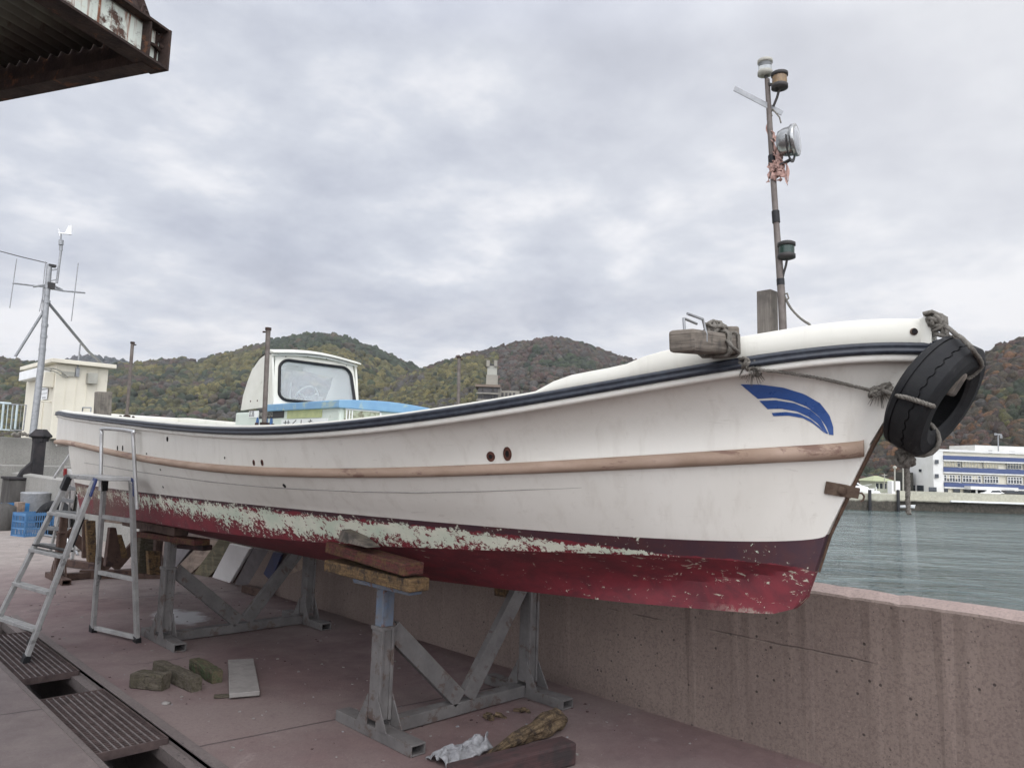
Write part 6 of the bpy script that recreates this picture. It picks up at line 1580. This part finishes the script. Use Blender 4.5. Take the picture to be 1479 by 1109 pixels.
# pier stub on the left with two dark fender piles
a = qpt(1200, 733, -3.); b_ = qpt(1292, 733, -3.); zp = qpt(1240, 712, -3).z
z = MB(); c = (a+b_)/2-qd*6+qn*1.5; z.box(V((c.x, c.y, (zp+ZW-1)/2)), ((b_-a).length+12, 6, zp-ZW+1), (qd, qn, V((0, 0, 1)))); tag(z.build('jetty', M['quay']), 'short concrete jetty left of the moored dinghy across the water', 'jetty')
for k, px in enumerate((1256.5, 1297.5)):
    c = qpt(px, 725, -4.9); z = MB(); h0 = ZW-1; h1 = qpt(px, 708, -4.9).z; z.lathe((c.x, c.y, h0), [(.26, 0), (.26, h1-h0), (.2, h1-h0+.1)], (0, 0, 1), 12)
    tag(z.build('fender_pile', M['black']), ('dark round pile on the middle of the far jetty', 'dark round pile at the right end of the far jetty')[k], 'pile')
# office building -------------------------------------------------------------------
UZ = V((0, 0, 1)); BB = 7.0
office = thing('office_building', qpt(1400, 712, BB), 'white three storey harbour office with blue bands and a low roof house', 'building')
def fq(px, py, back=BB): return qpt(px, py, back)
def px_s(px): return (fq(px, 690)-Q0).dot(qd)       # metres along the facade
zb0 = fq(1400, 716).z; ztop = fq(1400, 653.5).z
sL = px_s(1362.5); sLL = px_s(1348); sR = px_s(1479)+22
def onf(s, z, back=BB, out=0.): p = Q0+qd*s+qn*(back-out); return V((p.x, p.y, z))
def fbox(mb, s0, s1, z0, z1, out=.0, th=.2, mi=0, back=BB):
    c = onf((s0+s1)/2, (z0+z1)/2, back, out-th/2); mb.box(c, (abs(s1-s0), th, z1-z0), (qd, qn, UZ), mi)
M['offwall'] = mat_basic('office_wall_white', (.60, .595, .57), (.54, .535, .50), .5, .7, bump=0, c3=(.42, .41, .38), t3=.68, s3=.4)
M['offcream'] = mat_basic('office_wall_cream', (.55, .52, .42), (.48, .45, .36), .5, .7, bump=0)
M['offblue'] = mat_basic('office_blue_band', (.05, .07, .15), (.065, .085, .17), .5, .6, bump=0)
M['winglass'] = NT('office_glass').set((.03, .035, .04), .12, 0.); M['blind'] = mat_basic('window_blind', (.42, .39, .29), (.30, .27, .2), 3, .8, bump=0)
Hb = ztop-zb0; depth = 9.5
z = MB(); 
c = onf((sL+sR)/2, (zb0+ztop)/2, BB+depth/2+.25); z.box(c, (sR-sL, depth, Hb), (qd, qn, UZ)); z.build('main_block', M['offcream'], office)
# stair block on the left
zs1 = fq(1350, 651.5).z
z = MB(); c = onf((sLL+sL)/2+.02, (zb0+zs1)/2, BB+depth/2-.05); z.box(c, (sL-sLL, depth, zs1-zb0), (qd, qn, UZ)); z.build('stair_block', M['offwall'], office)
def onside(px, py):
    p0 = onf(sLL, 0, BB, 0); d = ray(px, py); k = (p0-CAM).dot(qd)/d.dot(qd); return CAM+d*k
storey = [(658.5, 672.5), (680.5, 694.5)]
zc_at = lambda py: fq(1420, py).z
# photo rows at px 1420: bands and windows
bands = [(659.5, 665.5), (676.5, 683.), (698.5, 704.5)]
for (a, b_) in bands:
    z = MB(); fbox(z, sL, sR, zc_at(b_), zc_at(a), .35, .6); z.build('blue_band', M['offblue'], office)
    z = MB(); fbox(z, sL, sR, zc_at(b_)-.28, zc_at(b_), .30, .5); z.build('white_ledge', M['offwall'], office)
rows_ = [(666.5, 675.5, True), (687.5, 697.0, False)]
wins = [(1363, 1387.), (1390, 1416.5), (1421, 1441.5), (1455, 1475.5), (1480, 1502)]
for ri, (ya_, yb_, bl_) in enumerate(rows_):
    for wi, (a, b_) in enumerate(wins):
        s0, s1 = px_s(a), px_s(b_); z0, z1 = zc_at(yb_), zc_at(ya_)
        z = MB(); fbox(z, s0, s1, z0, z1, .02, .06, 0); wo_ = z.build('window', M['winglass'], office)
        z = MB(); n = 6 if wi < 2 else 5
        for k in range(n+1): s = s0+(s1-s0)*k/n; fbox(z, s-.05, s+.05, z0, z1, .10, .08)
        for zz_ in (z0, (z0+z1)/2+.15, z1): fbox(z, s0, s1, zz_-.05, zz_+.05, .09, .08)
        z.build('window_frame', M['offwall'] if not bl_ else M['greybox'], wo_)
        if bl_ and wi < 3 or (not bl_ and wi < 2):
            z = MB()
            for k in range(n):
                if random.random() < (.9 if bl_ else .6):
                    s = s0+(s1-s0)*(k+.1)/n; fbox(z, s, s+(s1-s0)/n*.8, z0+(z1-z0)*(.05 if bl_ else .4), z1-.1, .035, .02)
            z.build('blind', M['blind'], wo_)
# parapet line, roof house
z = MB(); fbox(z, sLL+.3, sR, ztop+.05, ztop+.45, .1, .25); z.build('parapet', M['offwall'], office)
z = MB(); s0, s1 = px_s(1419.5), px_s(1479)+9; zt0 = fq(1450, 643.5).z; c = onf((s0+s1)/2, (ztop+zt0)/2, BB+6); z.box(c, (s1-s0, 8, zt0-ztop), (qd, qn, UZ)); rh = z.build('roof_house', M['offwall'], office)
z = MB(); d_ = 2.0
def rbox(px0, px1, py0, py1): 
    k = BB+2.0-.03; a = qpt(px0, py1, k); b_ = qpt(px1, py0, k); mb = MB(); mb.box((a+b_)/2, (abs((b_-a).dot(qd)), .08, b_.z-a.z), (qd, qn, UZ)); return mb
rbox(1428, 1433, 650.5, 657).build('door', M['winglass'], rh); rbox(1458, 1466, 652, 658.5).build('window', M['winglass'], rh)
z = MB(); z.tube([qpt(1442, 652, BB+1), qpt(1441.5, 628, BB+1)], .12, 6); z.tube([qpt(1437, 627, BB+1), qpt(1446.5, 628, BB+1)], .14, 6); z.box(qpt(1446, 630.5, BB+1), (.5, .3, .6)); z.box(qpt(1438, 627, BB+1), (.6, .3, .4)); z.build('roof_aerial', M['galv'], office)
# small windows of stair block and ground floor
for (a, b_, c_, d_) in ((1349, 1354, 664, 669.5), (1349, 1354, 684.5, 690), (1327.5, 1331, 677.5, 681.5), (1340, 1351, 703.5, 711), (1364, 1369, 705, 712), (1377, 1386.5, 706, 714), (1392, 1401, 704, 715.5), (1403, 1422, 705, 716), (1428, 1445, 707, 718.5), (1447, 1463, 708.5, 719), (1467, 1490, 709, 721), (1311, 1314, 683, 688), (1311, 1315.5, 700, 709.5), (1317, 1321.5, 700.5, 709.5), (1325, 1334, 701, 709.5)):
    if b_ < 1340:
        p0 = onside(a, d_); p1 = onside(b_, c_); z = MB(); c = (p0+p1)/2; z.box(c, (.14, abs((p1-p0).dot(qn)), abs(p1.z-p0.z)), (qd, qn, UZ)); z.build('opening', M['winglass'], office); continue
    p0 = fq(a, d_); p1 = fq(b_, c_); ofs = .05 if a >= 1362 else .40
    z = MB(); s0 = (p0-Q0).dot(qd); s1 = (p1-Q0).dot(qd); fbox(z, s0, s1, p0.z, p1.z, ofs+.0, .1); z.build('opening', M['winglass'], office)
z = MB(); p0 = fq(1391, 704.5); p1 = fq(1459, 704.5); fbox(z, (p0-Q0).dot(qd), (p1-Q0).dot(qd), zc_at(705.5)-.2, zc_at(702.5), 2.2, 2.2); z.build('entrance_canopy', M['offwall'], office)
for px in (1402, 1425, 1447): z = MB(); p = fq(px, 710); fbox(z, (p-Q0).dot(qd)-.12, (p-Q0).dot(qd)+.12, zb0, zc_at(704), 1.8, .25); z.build('canopy_post', M['offwall'], office)
# vehicles under the canopy: small cars ------------------------------------------------
def car(px, mat, label):
    p = qpt(px, 716, BB-2.6); p.z = zq; r = thing('parked_car', p, label, 'car', 'cars parked by the harbour office')
    L, Wd, Hc = 3.9, 1.6, 1.45
    body = [(-.5, .25), (-.5, .75), (-.42, .85), (-.28, .9), (-.16, 1.38), (.2, 1.42), (.36, .95), (.48, .85), (.5, .3)]
    z = MB(); z.prism([p+qd*(x*L)+UZ*h-qn*Wd/2 for x, h in body], qn*Wd); z.build('body', mat, r, bevel=.06)
    z = MB(); z.prism([p+qd*(x*L)+UZ*h-qn*(Wd/2+.01) for x, h in ((-.25, .92), (-.15, 1.30), (.18, 1.33), (.31, .95))], qn*(Wd+.02)); z.build('windows', M['winglass'], r)
    for s_ in (-.32, .32): z = MB(); z.lathe(p+qd*(s_*L)+UZ*.3-qn*(Wd/2+.02), [(.3, 0), (.3, Wd+.04)], qn, 14); z.build('wheel', M['black'], r)
car(1434, M['offwhite'], 'white car parked in front of the harbour office entrance'); car(1455, M['darkmetal'], 'dark car parked right of the white one at the harbour office')
z = MB(); p = qpt(1411, 713, BB-1.5); p.z = zq
# quay parapet with pale stripe
z = MB(); a = qpt(1294, 712, .2); s0 = (a-Q0).dot(qd); z.box(onf((s0+sR)/2, zq+.38, .2), (sR-s0, .3, .76), (qd, qn, UZ)); tag(z.build('quay_parapet', M['quay']), 'low concrete parapet along the top of the far quay', 'parapet')
z = MB(); z.box(onf((px_s(1335)+px_s(1438))/2, zq-.75, -.75), (px_s(1438)-px_s(1335), .5, .28), (qd, qn, UZ)); tag(z.build('pale_walkway', M['offwhite']), 'narrow pale walkway fixed along the face of the far quay', 'walkway')
# dinghy
p = qpt(1308, 734, -2.); p.z = ZW+.02
def hullboat(name, p, L, Wd, Hh, mats, label, cat, cabin=False):
    r = thing(name, p, label, cat); z = MB(); n = 14; vs = []
    for i in range(n+1):
        s = i/n; w = Wd/2*(1-max(0, (s-.55)/.45)**2.2)*(.85+.15*min(1, s*4)); h = Hh*(.8+.45*s*s); x = -L/2+L*s+.12*L*max(0, s-.8)
        for (a, b_) in ((-1, 1), (-.8, .35), (0, 0), (.8, .35), (1, 1)): vs.append(p+qd*(x-(1-b_)*.06*L*(s > .8)*(s-.8)*5)+qn*(a*w)+UZ*(b_*h-.1))
    z.add(vs, [(i*5+k, (i+1)*5+k, (i+1)*5+k+1, i*5+k+1) for i in range(n) for k in range(4)]+[(i*5+4, (i+1)*5+4, (i+1)*5, i*5) for i in range(n)]+[(0, 1, 2, 3, 4)], None, 0, False)
    z.build('hull', mats[0], r)
    if cabin:
        z = MB(); z.prism([p+qd*(x*L)+UZ*(h*1.)-qn*Wd*.35 for x, h in ((-.36, Hh*.8), (-.36, Hh*1.75), (-.30, Hh*1.95), (.04, Hh*1.95), (.14, Hh*1.55), (.30, Hh*1.3), (.34, Hh*.9))], qn*Wd*.7); cb_ = z.build('cabin', mats[0], r, bevel=.05)
        z = MB(); z.prism([p+qd*(x*L)+UZ*(h*1.)-qn*(Wd*.35+.02) for x, h in ((-.32, Hh*1.45), (-.32, Hh*1.75), (.03, Hh*1.75), (.10, Hh*1.5))], qn*(Wd*.7+.04)); z.build('cabin_window', M['winglass'], cb_)
        z = MB(); z.tube([p+UZ*Hh*1.9-qd*L*.08, p+UZ*Hh*3.6-qd*L*.08], .06, 6); z.build('mast', M['offwhite'], r)
        z = MB()
        for x in (-.28, -.14, 0.): z.box(p+qd*x*L+UZ*Hh*2.05, (.5, .5, .35))
        z.build('roof_gear', M['offwhite'], r); z = MB(); z.tube([p+qd*L*.1+qn*-Wd*.45+UZ*Hh*1.4, p+qd*L*.45+UZ*Hh*1.75], .03, 5); z.build('rail', M['offwhite'], r)
    return r
hullboat('dinghy', qpt(1308, 733.2, -2.)*1., 3.4, 1.3, .55, [M['offwhite']], 'small pale dinghy moored beside the dark pile on the far quay', 'dinghy')
pb = qpt(1233, 713, 4.); pb.z = qpt(1240, 712, 4.).z-.5
hullboat('motor_cruiser', pb, 7.5, 2.6, 1.25, [M['offwhite']], 'white motor cruiser with cabin moored behind the far jetty', 'boat', True)
pb = qpt(1268, 717, 3.); pb.z -= .4
hullboat('motor_boat', pb, 3.6, 1.6, .6, [M['offwhite']], 'smaller pale boat moored right of the white cruiser', 'boat', True)
# little house with green roof
hs = thing('small_house', qpt(1276, 708, 12.), 'small pale green house with hipped roof behind the moored boats', 'house')
p0 = qpt(1264, 712, 12.); p1 = qpt(1290, 712, 12.); zt_ = qpt(1276, 695, 12.).z; zb_ = p0.z-1; c = (p0+p1)/2
M['hroof'] = mat_basic('pale_green_roof', (.34, .36, .22), (.28, .3, .18), .8, .7, bump=0); M['hwall'] = mat_basic('pale_house_wall', (.40, .41, .33), (.34, .35, .28), .8, .7, bump=0)
Lh = (p1-p0).length
z = MB(); z.box(V((c.x, c.y, (zt_+zb_)/2))+qn*3, (Lh, 6, zt_-zb_), (qd, qn, UZ)); z.build('walls', M['hwall'], hs)
z = MB(); zr_ = qpt(1278, 687.5, 12.).z; e = .7; q = [onf(0, 0)]*0
bse = [V((c.x, c.y, zt_))+qd*a*(Lh/2+e)+qn*(3+b_*(3+e)) for a, b_ in ((-1, -1), (1, -1), (1, 1), (-1, 1))]; rg = [V((c.x, c.y, zr_))+qd*a*Lh*.12+qn*3 for a in (-1, 1)]
z.add(bse+rg, [(0, 1, 5, 4), (1, 2, 5), (2, 3, 4, 5), (3, 0, 4), (3, 2, 1, 0)]); z.build('roof', M['hroof'], hs)
for k in range(4): z = MB(); z.box(V((c.x, c.y, zt_-.9))+qd*(-Lh*.38+k*Lh*.22)-qn*.03, (.5, .1, 1.0), (qd, qn, UZ)); z.build('window', M['winglass'], hs)
z = MB(); p = qpt(1291, 707, 9); z.box(p, (1.6, 1.6, 3.2), (qd, qn, UZ)); tag(z.build('ticket_booth', M['offwhite'], None, bevel=.05), 'small white booth right of the green roofed house', 'booth')
for k, (px, pt, pbm, lab) in enumerate(((1292.5, 676.5, 709, 'utility pole with lamp beside the white booth'), (1304.5, 656, 709, 'tall utility pole left of the white office, nearer the tyre rope'), (1309.5, 660, 710, 'utility pole touching the left edge of the white office'), (1277.5, 684, 708, 'thin flag pole in front of the green roofed house'))):
    z = MB(); z.tube([qpt(px, pbm, 8.), qpt(px-.2, pt, 8.)], .13 if k < 3 else .07, 6); 
    if k == 0: z.lathe(qpt(px, pt, 8.), [(.3, 0), (.38, .3), (.2, .5)], (0, 0, 1), 8)
    else: z.box(qpt(px, pt+2, 8.), (1.0, .1, .1), (qd, qn, UZ))
    tag(z.build('utility_pole', M['greybox']), lab, 'pole')
# plain dark block standing for the dark trees left of office
z = MB(); a = qpt(1296, 709, 14); z.box(a+UZ*1.6+qd*1.4, (2.0, 3, 4.2), (qd, qn, UZ)); tag(z.build('tree_block', mat_basic('dark_trees', (.06, .055, .045), (.035, .035, .03), .8, .9, bump=0), None, bevel=.05), 'plain dark block standing for trees between the small house and the white office', 'trees')

# apartment building with tower on the far slope -----------------------------------------
D = 420.
def dp(px, py, extra=0.): return PD(px, py, D+extra)
apt = thing('apartment_block', dp(710, 590), 'grey concrete apartment block with rooftop tower on the wooded slope', 'building')
M['apt'] = mat_basic('apartment_concrete', (.25, .23, .19), (.19, .175, .15), .1, .85, bump=0); M['aptdark'] = mat_basic('apartment_opening', (.07, .065, .06), (.045, .04, .04), .3, .8, bump=0); M['aptroof'] = mat_basic('apartment_eave', (.16, .12, .09), None, .1, .8)
def pbox(mb, x0, x1, y0, y1, dep, extra=0., mi=0, skew=0.):
    a = dp(x0, y1, extra); b_ = dp(x1, y1, extra); c_ = dp(x0, y0, extra); hgt = c_.z-a.z; w_ = (b_-a); w_.z = 0; L = w_.length; w_.normalize(); n_ = V((-w_.y, w_.x, 0)); n_ = n_ if n_.dot(fwd0) > 0 else -n_
    c = (a+b_)/2+n_*dep/2; c.z = a.z+hgt/2; mb.box(c, (L, dep, hgt), (w_, n_, UZ), mi)
z = MB(); pbox(z, 688.5, 721, 557, 640, 40.); z.build('main_block', M['apt'], apt)
z = MB(); pbox(z, 721, 748, 563, 640, 30., 6); z.build('rear_wing', M['apt'], apt)
z = MB(); pbox(z, 686.5, 722.5, 554.5, 558, 42., -1.5); z.build('eave', M['aptroof'], apt)
z = MB(); pbox(z, 702, 718.5, 541, 555, 6., 4); tw = z.build('roof_tower', M['apt'], apt)
z = MB()
for (a, b_) in ((702.5, 707), (713.5, 718)): pbox(z, a, b_, 520, 529, 4., 4)
z.build('tower_horn', M['apt'], tw)
z = MB(); pbox(z, 703.5, 717.5, 528, 541, 5., 5); z.build('water_tank', M['greybox'], tw)
for r_ in range(4):
    for (a, b_) in ((690, 696.5), (698, 711), (712.5, 719)):
        z = MB(); pbox(z, a, b_, 560.5+r_*9.5, 566.5+r_*9.5, 1., -1.0); z.build('balcony_opening', M['aptdark'], apt)
    z = MB(); pbox(z, 688, 721.3, 566.5+r_*9.5, 568.2+r_*9.5, 3., -3.); z.build('balcony', M['apt'], apt)
for r_ in range(3):
    for k in range(4): z = MB(); pbox(z, 724+k*5.6, 727.2+k*5.6, 567+r_*9, 572.5+r_*9, 1., 5.2); z.build('window', M['aptdark'], apt)
# ================================================================== AIR
hz = MB(); hz.box((300, 900, 147), (5400, 6400, 320)); o = hz.build('haze', []); t = NT('haze_air'); t.n.remove(t.b)
pv = t.new('ShaderNodeVolumePrincipled'); pv.inputs['Color'].default_value = (.80, .85, .92, 1); pv.inputs['Density'].default_value = HAZE; pv.inputs['Anisotropy'].default_value = .2
t.link(pv.outputs[0], t.out.inputs['Volume']); o.data.materials.append(t.m); tag(o, kind='stuff')
if HAZE <= 0: bpy.data.objects.remove(o)
